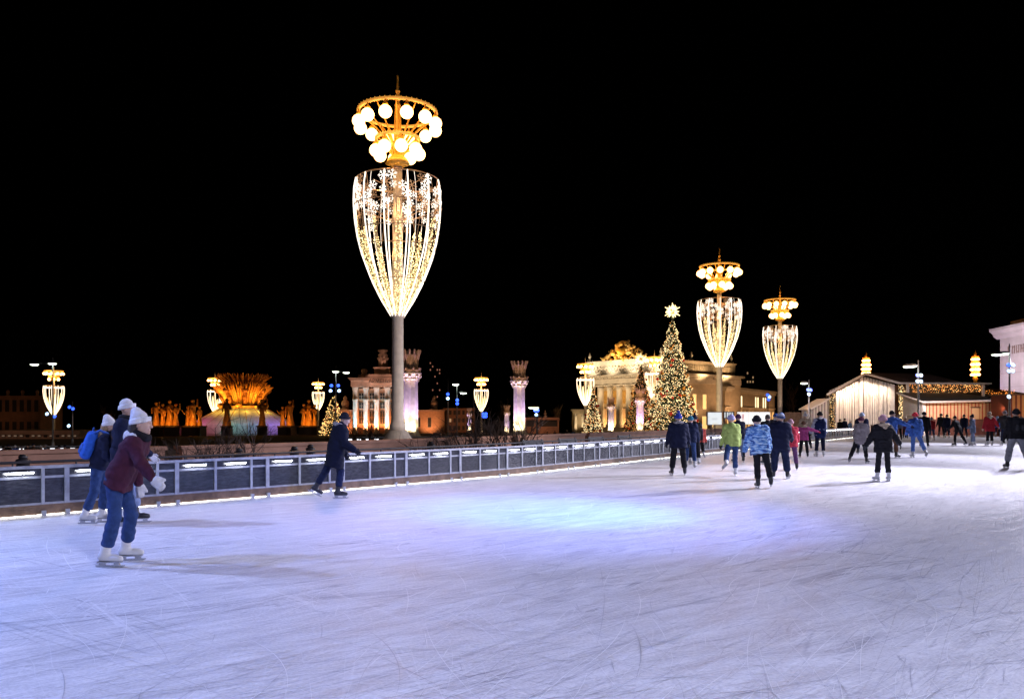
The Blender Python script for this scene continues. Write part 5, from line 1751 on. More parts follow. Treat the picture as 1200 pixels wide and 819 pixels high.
def template_hat(kind):
    s = SDF()
    if kind == 'beret':
        s.cap((-.03, -.03, .09), (.03, -.03, .09), .115, .115, .03)
    s.cap((0, -.025, .045), (0, -.03, .075), .105, .095, .03)
    if kind == 'pom':
        s.cap((0, -.04, .205), (0, -.04, .206), .045, .045, .01)
    if kind == 'tall':
        s.cap((0, -.05, .1), (0, -.07, .15), .085, .06, .03)
    if kind == 'cap':
        s.cap((-.05, .1, .055), (.05, .1, .055), .03, .03, .03)
        s.cap((-.03, .14, .045), (.03, .14, .045), .022, .022, .02)

    def mod(f, Pm):
        z = Pm[..., 2] - .25 * Pm[..., 1]
        f = np.maximum(f, -(z - .022))
        if kind != 'cap':
            rr = np.sqrt((Pm[..., 0]) ** 2 + (Pm[..., 1] + .02) ** 2)
            cuff = np.maximum(np.abs(rr - .098) - .018, np.abs(z - .05) - .027)
            f = np.minimum(f, cuff - .006)
        return f + .0018 * np.sin(np.arctan2(Pm[..., 1] + .02, Pm[..., 0]) * 34)
    return s.mesh('hat', .010, mod)


BOOT, BLADE = make_boot(), make_blade()
GLOVE, MITTEN = template_hand(), template_mitten()
HATS = {k: template_hat(k) for k in ('beanie', 'pom', 'tall', 'cap', 'beret')}


def hair_mesh(style):
    s = SDF()
    if style == 'cropped':
        s.cap((0, -.03, .045), (0, .0, .06), .097, .09, .03)
        md = lambda f, Pm: np.maximum(f, -(Pm[..., 2] - .55 * Pm[..., 1] - .005)) + .003 * np.sin(Pm[..., 0] * 260) * np.sin(Pm[..., 2] * 240 + Pm[..., 1] * 170)
    else:
        s.cap((0, -.04, .03), (0, -.03, .05), .094, .088, .03)
        s.cap((0, -.085, -.02), (.02, -.14, -.22), .065, .035, .04)
        s.cap((-.05, -.06, 0), (-.05, -.1, -.17), .045, .025, .04); s.cap((.05, -.06, 0), (.06, -.1, -.17), .045, .025, .04)
        md = lambda f, Pm: np.maximum(f, -( -Pm[..., 1] + .03)) + .003 * np.sin(Pm[..., 0] * 300 + Pm[..., 2] * 20)
    return s.mesh('hair', .011, md)


HAIR = {k: hair_mesh(k) for k in ('cropped', 'long')}
M_skin = mat('skin', (.52, .33, .25), .55, noise=.06)
M_whiteboot = mat('white_skate_leather', (.72, .72, .74), .45, noise=.08)
M_blackboot = mat('black_skate_leather', (.02, .02, .024), .4, noise=.1)
M_blade = mat('skate_blade_steel', (.6, .62, .66), .25, metal=.9)
M_fur = mat('pale_fur', (.46, .36, .26), .95, noise=.4, nscale=30, bump=1.0, bscale=60)
M_furgrey = mat('grey_fur', (.30, .28, .28), .95, noise=.4, nscale=30, bump=1.0, bscale=60)
M_furwhite = mat('white_fur', (.72, .70, .70), .95, noise=.2, nscale=30, bump=1.0, bscale=60)
M_hair_b = mat('blond_hair', (.36, .23, .12), .6, noise=.3, nscale=30)
M_hair_d = mat('dark_hair', (.03, .022, .018), .6, noise=.3, nscale=30)


def make_camo():
    m = mat('camo_fabric', (.2, .35, .6), .75, spec=.15)
    nt, N, L, b = nodes_of(m)
    tc = N.new('ShaderNodeTexCoord'); mp = N.new('ShaderNodeMapping'); mp.inputs['Scale'].default_value = (1, 1, 2.6)
    L.new(tc.outputs['Object'], mp.inputs['Vector'])
    n = N.new('ShaderNodeTexNoise'); n.inputs['Scale'].default_value = 9; n.inputs['Detail'].default_value = 2
    L.new(mp.outputs['Vector'], n.inputs['Vector'])
    cr = N.new('ShaderNodeValToRGB'); cr.color_ramp.interpolation = 'CONSTANT'
    e = cr.color_ramp.elements
    e[0].position = 0; e[0].color = (.03, .06, .22, 1); e[1].position = .40; e[1].color = (.08, .20, .5, 1)
    for p_, c_ in ((.5, (.22, .42, .72, 1)), (.58, (.5, .66, .82, 1))):
        q = e.new(p_); q.color = c_
    L.new(n.outputs['Fac'], cr.inputs['Fac']); L.new(cr.outputs['Color'], b.inputs['Base Color'])
    return m


def make_striped():
    m = mat('striped_knit', (.5, .5, .5), .9, spec=.1)
    nt, N, L, b = nodes_of(m)
    tc = N.new('ShaderNodeTexCoord'); sep = N.new('ShaderNodeSeparateXYZ'); L.new(tc.outputs['Object'], sep.inputs[0])
    cr = N.new('ShaderNodeValToRGB'); cr.color_ramp.interpolation = 'CONSTANT'
    e = cr.color_ramp.elements
    mr = N.new('ShaderNodeMapRange'); mr.inputs['From Min'].default_value = .0; mr.inputs['From Max'].default_value = .2
    L.new(sep.outputs['Z'], mr.inputs['Value'])
    e[0].position = 0; e[0].color = (.05, .07, .15, 1); e[1].position = .36; e[1].color = (.65, .65, .7, 1)
    for p_, c_ in ((.48, (.08, .12, .3, 1)), (.58, (.6, .62, .68, 1)), (.68, (.12, .2, .42, 1)), (.9, (.3, .4, .6, 1))):
        q = e.new(p_); q.color = c_
    L.new(mr.outputs['Result'], cr.inputs['Fac']); L.new(cr.outputs['Color'], b.inputs['Base Color'])
    return m


M_camo = make_camo(); M_striped = make_striped()


def vrot(fwd, side, sg):
    """unit vector of a limb hanging down, swung forward (towards +Y) and out to its side"""
    f, s_ = R(fwd), R(side)
    return np.array([sg * math.sin(s_), math.sin(f) * math.cos(s_), -math.cos(f) * math.cos(s_)])


def quat_from(zdir, ydir):
    z = Vector(zdir).normalized(); y = Vector(ydir)
    y = (y - z * y.dot(z)).normalized(); x = y.cross(z)
    return Matrix((x, y, z)).transposed().to_quaternion()


def person(label, px, py, head_py, yaw=0, lean=6, tilt=0, legs=((4, 5, 4), (-4, 5, 4)), arms=((5, 12, 15), (5, 12, 15)), jacket=None, length=.14, puff=0.0, bulk=1.0, trousers=None, slim=1.0,
           boots=M_blackboot, gloves=None, hat=('beanie', None), hair=None, hood=None, fur=None, scarf=None, head_turn=0, head_pitch=0, group='skaters on the ice', d=None, toe=(0, 0), mitten=False, on_ground=True, skates=True, feet=12, zbase=None, vest=None):
    """px, py: where the lowest blade touches the ice; head_py: row of the top of the head"""
    if d is None:
        d = D(py)
    zb = 0.0 if zbase is None else zbase
    res = .013 if d < 15 else (.017 if d < 30 else (.022 if d < 45 else .028))
    up = np.array([math.sin(R(tilt)) * math.cos(R(lean)), math.sin(R(lean)), math.cos(R(lean)) * math.cos(R(tilt))]); up /= np.linalg.norm(up)
    rt = np.array([math.cos(R(tilt)), 0, -math.sin(R(tilt))]); rt /= np.linalg.norm(rt)
    fw = np.cross(up, rt)
    pel = np.array([0, 0, 0.0])
    J = {}
    blades = []
    for i, sg in enumerate((-1, 1)):
        a, s_, kb = legs[i]
        hip = pel + rt * .095 * sg - up * .02
        th = vrot(a, s_, sg); shd = vrot(a - kb, s_ * .9, sg)
        kn = hip + th * .43; an = kn + shd * .42
        J['hip', sg], J['kn', sg], J['an', sg], J['sh', sg] = hip, kn, an, shd
        blades.append(an[2] - .163)
    lift = -min(blades)
    for key in list(J):
        if key[0] != 'sh':
            J[key] = J[key] + np.array([0, 0, lift])
    pel = pel + np.array([0, 0, lift])
    chest = pel + up * .36; neck = pel + up * .53
    hp = R(lean * .4 + head_pitch)
    hup = np.array([up[0] * .6, math.sin(hp), math.cos(hp)]); hup /= np.linalg.norm(hup)
    head = neck + hup * .17 + fw * .015
    for i, sg in enumerate((-1, 1)):
        a, s_, eb = arms[i]
        shd = pel + up * .475 + rt * .175 * sg
        el = shd + vrot(a, s_, sg) * .29
        fd = vrot(a + eb, s_ * (1 - min(abs(eb), 90) / 140), sg); wr = el + fd * .25
        J['sho', sg], J['el', sg], J['wr', sg], J['fd', sg] = shd, el, wr, fd
    # scale so that the head top reaches head_py
    top = head[2] + .13 + (.03 if hat and hat[0] in ('pom', 'tall') else 0)
    sc = (Z(head_py, d) - zb) / top
    foot_shift = 0
    root = thing('person', label, 'person', (X(px, d), d, zb), R(yaw), group, sc)

    # body, one continuous surface
    b = SDF()
    b.cap(pel - rt * .06, pel + rt * .06, .105, .105, .05); b.cap(pel, chest, .11, .125, .06)
    b.cap(chest - rt * .075 + up * .04, chest + rt * .075 + up * .04, .105, .105, .06); b.cap(neck - up * .06, neck + hup * .1, .062, .055, .04)
    for sg in (-1, 1):
        b.cap(J['sho', sg], J['el', sg], .052, .042, .04); b.cap(J['el', sg], J['wr', sg] + J['fd', sg] * .02, .042, .028, .02)
        b.cap(J['hip', sg], J['kn', sg], .082, .054, .04); b.cap(J['kn', sg], J['an', sg], .054, .036, .02)
        b.cap(chest + up * .1 + rt * .06 * sg, J['sho', sg], .06, .058, .05)
    f, Pm, lo = b.field(max(res, .018))
    v1, q1 = surface_nets(f, lo, max(res, .018))
    hv, hq = HEADS[.010 if d < 30 else .016]
    hy = np.array([math.sin(R(-head_turn)), math.cos(R(-head_turn)), 0.0])
    hq_ = quat_from(hup, hy)
    hm = np.array(hq_.to_matrix())
    v2 = hv @ hm.T + head
    me = np_mesh('body', np.vstack([v1, v2]), np.vstack([q1, hq + len(v1)]))
    link(me, 'body', M_skin, root)
    # trousers
    if trousers:
        t_ = SDF()
        t_.cap(pel - rt * .06 - up * .03, pel + rt * .06 - up * .03, .118 * min(slim, 1.1), .118 * min(slim, 1.1), .05)
        t_.cap(pel, pel + up * .08, .105, .10, .05)
        for sg in (-1, 1):
            t_.cap(J['hip', sg], J['kn', sg], .104 * slim, .074 * slim, .045); t_.cap(J['kn', sg], J['an', sg] - J['sh', sg] * .13, .078 * slim, .077 * max(slim, 1.0), .03)

        def fold(f, Pm):
            return f + .006 * np.sin(Pm[..., 2] * 46 + 27 * Pm[..., 0]) * np.sin(Pm[..., 1] * 21 + Pm[..., 2] * 13) + .003 * np.sin(Pm[..., 2] * 60 + Pm[..., 1] * 70 + Pm[..., 0] * 25) * np.sin(Pm[..., 2] * 11 + Pm[..., 0] * 30)
        link(t_.mesh('trousers', res, fold), 'trousers', trousers, root)
    # jacket
    if jacket:
        jk = SDF(); pd = .028 * bulk
        jk.cap(chest - rt * .085 + up * .03, chest + rt * .085 + up * .03, .118 + pd, .118 + pd, .07)
        jk.cap(pel - rt * .075 + up * .08, chest - rt * .085, .112 + pd, .112 + pd, .06); jk.cap(pel + rt * .075 + up * .08, chest + rt * .085, .112 + pd, .112 + pd, .06)
        hem = max(length, 0)
        dn = np.array([0, 0, -1.0]) * .6 - up * .4
        dn /= np.linalg.norm(dn)
        for sg in (-1, 1):
            jk.cap(pel + rt * .075 * sg + up * .08, pel + rt * (.085 + .05 * hem) * sg + dn * (hem + .10), .112 + pd, .118 + pd + .09 * hem, .06)
            jk.cap(chest + up * .11 + rt * .06 * sg, J['sho', sg], .075 + pd * .6, .066 + pd * .8, .06)
            jk.cap(J['sho', sg], J['el', sg], .066 + pd * .9, .056 + pd * .75, .05); jk.cap(J['el', sg], J['wr', sg], .056 + pd * .75, .044 + pd * .5, .025)
        jk.cap(neck - up * .05, neck + up * .03, .088 + pd * .4, .078 + pd * .4, .03)
        hemp = pel + dn * hem

        def cut(f, Pm):
            t = (Pm - hemp) @ up
            arm = np.full(f.shape, 9.0)
            for sg in (-1, 1):
                for p0, p1 in ((J['sho', sg], J['el', sg]), (J['el', sg], J['wr', sg])):
                    ab = p1 - p0; tt = np.clip(((Pm - p0) @ ab) / (ab @ ab), 0, 1)
                    arm = np.minimum(arm, np.sqrt(((Pm - p0 - tt[..., None] * ab) ** 2).sum(-1)) - .075 - pd)
            core = (Pm - pel) @ rt
            f2 = np.maximum(f, np.minimum(-t, np.maximum(arm, -.2)))
            if puff:
                f2 = f2 - puff * np.abs(np.sin(((Pm - pel) @ up) * PI / .085))
            return f2 + .007 * np.sin(Pm[..., 2] * 38 + Pm[..., 0] * 23) * np.sin(Pm[..., 1] * 25 - Pm[..., 0] * 17 + Pm[..., 2] * 9) + .003 * np.sin(Pm[..., 2] * 63 - Pm[..., 0] * 31 + Pm[..., 1] * 44) * np.sin(Pm[..., 0] * 40 + Pm[..., 1] * 17)
        j = link(jk.mesh('jacket', res, cut), 'jacket', jacket, root)
    if vest:
        ve = SDF()
        pv = .028 * bulk + .016
        for sg in (-1, 1):
            ve.cap(pel + rt * .075 * sg - up * (length - .04), chest + rt * .085 * sg, .114 + pv, .114 + pv, .06)
            ve.cap(chest + rt * .085 * sg, chest + up * .10 + rt * .085 * sg, .114 + pv, .085 + pv, .06)
        link(ve.mesh('vest', res), 'vest', vest, root)
    if hood:
        hd = SDF()
        bk = neck - fw * .085 + up * .005
        hd.cap(bk - rt * .075 + fw * .05, bk - fw * .02 - up * .03, .058, .07, .05); hd.cap(bk + rt * .075 + fw * .05, bk - fw * .02 - up * .03, .058, .07, .05)
        hd.cap(bk - up * .1, bk - up * .02, .04, .07, .05)
        link(hd.mesh('hood', res), 'hood', hood, root)
    if fur:
        fr = SDF()
        ring = [neck + up * (.03 + .01 * math.cos(a)) + rt * math.sin(a) * .135 - fw * (.02 + .13 * math.cos(a)) for a in np.linspace(-2.2, 2.2, 11)]
        for p0, p1 in zip(ring[:-1], ring[1:]):
            fr.cap(p0, p1, .042, .042, .02)

        def fuzz(f, Pm):
            return f + .012 * np.sin(Pm[..., 0] * 130 + Pm[..., 2] * 60) * np.sin(Pm[..., 2] * 140) * np.sin(Pm[..., 1] * 120 + Pm[..., 0] * 40)
        link(fr.mesh('fur_trim', min(res, .016), fuzz), 'fur_trim', fur, root)
    if scarf:
        sf = SDF()
        ring = [neck + up * .045 + rt * math.sin(a) * .075 + fw * math.cos(a) * .075 for a in np.linspace(0, 2 * PI, 10)]
        for p0, p1 in zip(ring[:-1], ring[1:]):
            sf.cap(p0, p1, .045, .045, .02)
        link(sf.mesh('scarf', min(res, .016)), 'scarf', scarf, root)
    # hat, hair
    if hat:
        o = link(HATS[hat[0]], 'hat', hat[1], root, head); o.rotation_mode = 'QUATERNION'; o.rotation_quaternion = hq_
    if hair:
        o = link(HAIR[hair[0]], 'hair', hair[1], root, head); o.rotation_mode = 'QUATERNION'; o.rotation_quaternion = hq_
    # hands and skates
    for i, sg in enumerate((-1, 1)):
        if gloves is not None:
            o = link(MITTEN if mitten else GLOVE, 'mitten' if mitten else 'glove', gloves, root, J['wr', sg] + J['fd', sg] * .01)
            o.rotation_mode = 'QUATERNION'
            o.rotation_quaternion = quat_from(-J['fd', sg], -rt * sg * .9 + fw * .5)
            o.scale = (1, 1, 1) if sg > 0 else (-1, 1, 1)
        if skates:
            an = J['an', sg]
            ya = R(feet) * sg
            fy = np.array([math.sin(ya), math.cos(ya), -math.tan(R(toe[i]))])
            zz_ = -J['sh', sg] if toe[i] else np.array([0, 0, 1.0]) * .8 - J['sh', sg] * .2
            fz = np.array([0, 0, 1.0]) if not toe[i] else -J['sh', sg]
            yv = Vector(fy).normalized(); xv = yv.cross(Vector(fz)).normalized(); zv = xv.cross(yv)
            sv = Vector(-J['sh', sg])
            bm_ = make_boot((sv.dot(xv), sv.dot(yv), sv.dot(zv)), .011 if d < 30 else .015) if d < 60 else BOOT
            o = link(bm_, 'skate', boots, root, an); o.rotation_mode = 'QUATERNION'
            o.rotation_quaternion = Matrix((xv, yv, zv)).transposed().to_quaternion()
            link(BLADE, 'blade', M_blade, o)
    J['neck'], J['up'], J['fw'], J['rt'], J['chest'], J['pel'] = neck, up, fw, rt, chest, pel
    return root, J


def backpack(label, who, J, body, dark, sc=1.0):
    """a bag of its own on the wearer's back"""
    q = quat_from(J['up'], J['fw'])
    loc = who.matrix_basis @ Vector(J['chest'] - J['fw'] * .235 - J['up'] * .05)
    t = thing('backpack', label, 'backpack', loc)
    t.rotation_mode = 'QUATERNION'; t.rotation_quaternion = who.matrix_basis.to_quaternion() @ q; t.scale = (who.scale[0] * sc,) * 3
    s = SDF()
    for x in (-.09, .09):
        s.cap((x, 0, -.16), (x, .01, .15), .085, .08, .06)
    s.cap((0, -.02, -.16), (0, -.01, .14), .1, .085, .06)
    link(s.mesh('pack', .016), 'pack', body, t)
    s = SDF()
    for x in (-.07, .07):
        s.cap((x, -.085, -.14), (x, -.08, -.03), .05, .045, .04)
    link(s.mesh('pocket', .014), 'pocket', body if dark is None else dark, t)
    for x in (-.11, .11):
        MB().tube([(x, .03, .2), (x, .1, .27), (x * 1.05, .22, .25), (x * 1.2, .36, .12), (x * 1.25, .36, -.02)], .022, 6).build('strap', dark or body, t, True)
    MB().tube([(-.04, -.02, .23), (-.03, -.02, .28), (.03, -.02, .28), (.04, -.02, .23)], .012, 6).build('handle', dark or body, t, True)
    return t


c_navy = cloth('navy', (.010, .013, .036)); c_black = cloth('black', (.012, .012, .016)); c_jean = cloth('jeans', (.028, .055, .15)); c_ljean = cloth('pale_jeans', (.22, .28, .42))
c_djean = cloth('dark_jeans', (.012, .018, .05)); c_white = cloth('white_knit', (.70, .70, .74)); c_burg = cloth('burgundy', (.055, .014, .03)); c_blue = cloth('bright_blue', (.03, .12, .55))
c_lime = cloth('lime', (.36, .46, .13)); c_lav = cloth('lavender', (.36, .35, .58)); c_red = cloth('red', (.36, .02, .03)); c_coral = cloth('coral', (.75, .13, .10)); c_pink = cloth('magenta', (.42, .07, .24))
c_grey = cloth('grey_wool', (.23, .21, .23)); c_rose = cloth('rose_knit', (.42, .25, .29)); c_teal = cloth('teal', (.03, .16, .24)); c_plum = cloth('plum', (.10, .04, .12)); c_brown = cloth('brown', (.13, .065, .04))
c_royal = cloth('royal', (.05, .13, .46)); c_cream = cloth('cream', (.52, .42, .32)); c_charc = cloth('charcoal', (.04, .042, .045)); c_gjog = cloth('grey_jogger', (.25, .26, .30)); c_redhat = cloth('coral_red', (.8, .06, .08))
c_gblue = cloth('grey_blue', (.16, .21, .32)); c_sky = cloth('sky', (.25, .42, .68)); c_crim = cloth('crimson', (.42, .035, .06))

# --- the three at the left, gliding to the right
r, J = person('skater bent forward in a burgundy jacket, white hat, jeans and white skates', 139, 661, 482, yaw=-84, lean=27, legs=((14, 6, 24), (2, 6, 14)), arms=((-18, 14, 18), (30, 22, 14)), jacket=c_burg, length=.10, bulk=.6, trousers=c_jean, slim=.95,
              boots=M_whiteboot, gloves=c_white, mitten=True, hat=('tall', c_white), scarf=c_black, hair=('long', M_hair_d), hood=M_furwhite, head_pitch=-8, feet=6)
r, J = person('skater in dark jacket, jeans and white hat, with a blue backpack', 116, 613, 489, yaw=-72, lean=16, legs=((10, 4, 16), (-6, 5, 14)), arms=((20, 14, 50), (8, 14, 40)), jacket=c_navy, length=.06, trousers=c_jean,
              boots=M_whiteboot, gloves=c_black, hat=('tall', c_white), hair=('long', M_hair_b))
backpack('bright blue backpack on the back of the white hatted skater', r, J, c_blue, c_royal, 1.05)
r, J = person('tall skater in pale jeans and black skates behind the burgundy jacket', 144, 615, 470, yaw=-84, lean=6, legs=((16, 4, 14), (-2, 4, 6)), arms=((14, 12, 30), (-4, 12, 30)), jacket=c_navy, length=.08, trousers=c_ljean,
              boots=M_blackboot, gloves=c_white, hat=('beanie', c_white), scarf=c_black)
# --- along the barrier
person('skater striding right in a long navy parka with fur collar and black beanie', 393, 583, 485, yaw=-72, lean=14, legs=((-24, 6, 6), (14, 6, 22)), arms=((2, 12, 22), (8, 12, 46)), jacket=cloth('ink_navy', (.005, .0065, .016)), length=.36, bulk=2.2, trousers=c_djean, boots=M_blackboot, gloves=c_black,
       hat=('beanie', c_black), hood=c_navy, fur=M_furgrey, head_pitch=14, toe=(28, 0))
person('broad skater in big navy parka and blue hat, back turned, by the tallest christmas tree', 795, 557, 484, yaw=-4, lean=4, legs=((2, 7, 2), (2, 7, 2)), arms=((4, 16, 14), (4, 16, 14)), jacket=c_navy, length=.20, bulk=2.0, trousers=c_black, slim=1.12, boots=M_blackboot, gloves=c_black, hat=('pom', cloth('deep_blue', (.03, .05, .3))), hood=c_navy, fur=M_furgrey)
person('skater in teal hat and jeans half hidden behind the broad navy parka', 809, 548, 488, yaw=-12, lean=6, legs=((2, 4, 4), (-2, 4, 4)), jacket=c_djean, length=.12, trousers=c_jean, boots=M_whiteboot, gloves=c_black, hat=('beanie', c_teal))
person('dark jacketed skater with a black hat between the navy parka and the coral jacket', 814, 544, 486, yaw=-8, lean=8, legs=((6, 4, 6), (-4, 4, 4)), jacket=c_black, length=.12, trousers=c_black, boots=M_whiteboot, gloves=c_black, hat=('pom', c_navy))
r, J = person('skater in a coral jacket and black trousers by the barrier', 820, 541, 496, yaw=-16, lean=8, legs=((2, 4, 2), (-26, 8, 34)), jacket=c_coral, length=.12, trousers=c_black, boots=M_whiteboot, gloves=c_black, hat=('beanie', c_lav), toe=(0, 30))
backpack('plum backpack on the coral jacket skater', r, J, c_plum, c_black)
# --- the group in the middle
person('skater in a lime green hooded jacket and lavender hat, left leg pushing back', 858, 558, 487, yaw=4, lean=9, legs=((-30, 20, 26), (8, 2, 8)), arms=((2, 12, 16), (4, 12, 14)), jacket=c_lime, length=.13, bulk=1.2, trousers=c_jean, boots=M_whiteboot, gloves=c_black, hat=('beanie', c_lav), hood=c_lime, toe=(30, 0))
person('skater in dark navy with black boots between the lime and the camouflage jackets', 866, 542, 486, yaw=6, lean=8, legs=((2, 6, 4), (8, 6, 16)), jacket=c_navy, length=.12, trousers=c_gblue, boots=M_blackboot, gloves=c_black, hat=('beanie', c_plum))
person('skater in a blue and white camouflage jacket and black beanie, back turned', 891, 572, 488, yaw=-10, lean=10, tilt=-7, legs=((2, -2, 6), (4, 12, 8)), arms=((4, 16, 14), (6, 16, 16)), jacket=M_camo, length=.16, bulk=1.9, trousers=c_black, slim=1.04, boots=M_blackboot, gloves=c_black, hat=('beanie', c_black), hood=M_camo)
person('big skater in dark navy with a striped knitted hat, looking right', 914, 561, 485, yaw=-24, lean=6, legs=((2, 6, 2), (4, 8, 6)), arms=((6, 12, 40), (10, 14, 55)), jacket=c_navy, length=.22, bulk=2.1, trousers=c_djean, slim=1.3, boots=M_blackboot, gloves=c_black, hat=('beanie', M_striped), head_turn=48)
person('bare headed skater in a black jacket between the camouflage and the navy jackets', 900, 544, 486, yaw=-6, lean=5, legs=((2, 5, 4), (2, 5, 4)), jacket=c_black, length=.14, bulk=1.3, trousers=c_black, boots=M_blackboot, gloves=c_black, hat=None, hair=('cropped', M_hair_d))
person('skater in blue hat and white collar far behind the big navy skater', 909, 532, 485, yaw=-12, lean=6, jacket=c_navy, length=.12, trousers=c_djean, boots=M_blackboot, gloves=c_black, hat=('beanie', c_royal), scarf=c_white)
person('skater in a dull crimson jacket beside the big navy skater', 927, 551, 492, yaw=-8, lean=12, legs=((6, 6, 12), (-4, 6, 8)), arms=((6, 16, 30), (10, 16, 40)), jacket=c_crim, length=.18, bulk=1.2, trousers=c_plum, boots=M_blackboot, gloves=c_black, hat=('beanie', c_rose))
person('child in a red and pink jacket with arms held out, black trousers', 942, 536, 494, yaw=-10, lean=5, legs=((2, 7, 4), (4, 7, 6)), arms=((14, 62, 10), (14, 74, 6)), jacket=c_pink, length=.14, bulk=1.1, trousers=c_black, boots=M_blackboot, gloves=c_red, hat=('beanie', c_brown), fur=M_fur)
person('skater in white hat and cream hood behind the child in red', 944, 527, 484, yaw=-8, lean=10, legs=((10, 8, 24), (-12, 8, 14)), arms=((4, 20, 10), (6, 30, 10)), jacket=c_cream, length=.12, bulk=1.2, trousers=c_black, boots=M_blackboot, gloves=c_black, hat=('pom', c_white), hood=M_fur)
person('tall skater in a navy vest with pale sleeves and navy hat, back turned', 961, 535, 483, yaw=-2, lean=3, legs=((2, 4, 2), (2, 4, 2)), arms=((6, 20, 8), (2, 8, 8)), jacket=cloth('pale_sleeve', (.42, .48, .62)), vest=cloth('navy_vest', (.012, .022, .085)), length=.14, bulk=1.3, trousers=c_navy, boots=M_whiteboot, gloves=c_black, hat=('beanie', c_black), scarf=c_white)
person('skater in a grey coat and plum hat striding wide to the right', 1008, 543, 489, yaw=-38, lean=12, legs=((-22, 14, 6), (20, 8, 22)), arms=((8, 12, 22), (12, 14, 26)), jacket=c_grey, length=.24, bulk=1.1, trousers=c_black, boots=M_blackboot, gloves=c_black, hat=('beanie', cloth('wine_knit', (.10, .03, .06))), toe=(24, 0))
person('skater in pale blue cap behind the grey coat', 1010, 532, 484, yaw=-20, lean=5, jacket=c_navy, length=.14, bulk=1.4, trousers=c_navy, boots=M_blackboot, gloves=c_black, hat=('beanie', cloth('pale_blue_knit', (.45, .55, .72))))
person('skater in a black parka with fur trim and rose hat, arms held out', 1035, 564, 487, yaw=2, lean=3, legs=((2, 5, 2), (2, 5, 2)), arms=((2, 30, 10), (4, 38, 8)), jacket=c_black, length=.20, bulk=1.5, puff=.008, trousers=c_black, slim=.92, boots=M_whiteboot, gloves=c_charc, hat=('beanie', c_rose), hood=M_fur, fur=M_fur)
person('skater in blue jacket and dark cap with an arm held out, brown trousers', 1044, 537, 482, yaw=-58, lean=8, legs=((4, 6, 6), (14, 6, 16)), arms=((10, 40, 10), (50, 45, 8)), jacket=c_royal, length=.10, bulk=1.1, trousers=c_brown, boots=M_blackboot, gloves=c_navy, hat=('cap', c_black), head_turn=-20)
person('skater in a blue puffer jacket with a coral red hat, right leg kicked out', 1073, 536, 484, yaw=-4, lean=5, legs=((0, 2, 2), (-16, 14, 8)), arms=((4, 16, 14), (4, 14, 14)), jacket=mat('puffer_blue', (.05, .13, .42), .8, noise=.65, nscale=7, bump=.4, bscale=14, spec=.2), length=.14, bulk=1.5, puff=.012, trousers=cloth('mid_blue_jeans', (.08, .16, .42)), boots=M_whiteboot, gloves=c_navy, hat=('beanie', c_redhat), hood=MATS['puffer_blue'] if 'puffer_blue' in MATS else mat('puffer_blue', (.05, .13, .42), .8, noise=.65, nscale=7, bump=.4, bscale=14, spec=.2), toe=(0, 26))
person('skater in a long black jacket beside the coral red hat', 1083, 524, 483, yaw=-30, lean=5, legs=((4, 6, 4), (4, 6, 6)), jacket=c_black, length=.18, bulk=1.3, trousers=c_black, boots=M_blackboot, gloves=c_black, hat=('beanie', c_black))
person('small skater in a red jacket and jeans beyond the coral red hat', 1092, 516, 489, yaw=-6, lean=4, jacket=c_red, length=.12, bulk=1.2, trousers=c_jean, boots=M_whiteboot, gloves=c_red, hat=('pom', c_gblue))
person('far skater in black, left edge of the dark cluster before the striped kiosk', 1103, 512, 485, yaw=-10, lean=4, jacket=c_black, length=.15, trousers=c_black, boots=M_blackboot, gloves=c_black, hat=('beanie', c_black))
person('far broad skater in navy, middle of the dark cluster before the striped kiosk', 1110, 513, 486, yaw=4, lean=4, legs=((2, 6, 2), (2, 6, 2)), jacket=c_navy, length=.22, bulk=2.2, trousers=c_navy, slim=1.2, boots=M_whiteboot, gloves=c_black, hat=('beanie', c_navy))
person('dark skater bent forward, legs crossing, left of the grey hooded coat', 1123, 522, 488, yaw=28, lean=22, legs=((16, 8, 20), (-20, 8, 6)), arms=((16, 18, 30), (10, 18, 30)), jacket=c_black, length=.08, trousers=c_black, boots=M_blackboot, gloves=c_black, hat=('beanie', c_black), toe=(0, 20))
person('far skater in navy just behind the bent dark skater', 1130, 513, 486, yaw=-10, lean=4, jacket=c_navy, length=.15, bulk=1.5, trousers=c_navy, boots=M_blackboot, gloves=c_black, hat=('beanie', c_navy))
person('skater standing sideways in a grey hooded coat, pale jeans and white skates', 1140, 522, 486, yaw=62, lean=5, legs=((6, 4, 4), (-4, 4, 4)), arms=((10, 8, 40), (10, 8, 40)), jacket=c_gblue, length=.26, bulk=1.1, trousers=c_ljean, boots=M_whiteboot, gloves=c_black, hat=('tall', c_navy), hood=c_gblue)
person('skater in a red coat with a pale fur hood, holding hands', 1160, 522, 483, yaw=-4, lean=4, legs=((2, 2, 2), (2, 2, 2)), arms=((4, 14, 10), (6, 38, 8)), jacket=c_red, length=.24, bulk=1.7, trousers=c_black, slim=.95, boots=M_whiteboot, gloves=M_skin, hat=('beanie', M_fur), hood=M_fur, fur=M_fur)
person('far skater in a blue jacket between the red coat and the grey jacket', 1169, 512, 488, yaw=-6, lean=5, legs=((2, 6, 4), (-4, 6, 4)), jacket=c_royal, length=.16, bulk=1.3, trousers=c_navy, boots=M_whiteboot, gloves=c_black, hat=('beanie', c_sky))
person('skater in a dark grey jacket and pale hat holding the red coat by the hand', 1178, 522, 482, yaw=-14, lean=5, legs=((4, 4, 4), (0, 4, 4)), arms=((6, 36, 8), (4, 12, 10)), jacket=c_charc, length=.14, bulk=1.4, trousers=c_djean, boots=M_whiteboot, gloves=M_skin, hat=('beanie', c_grey))
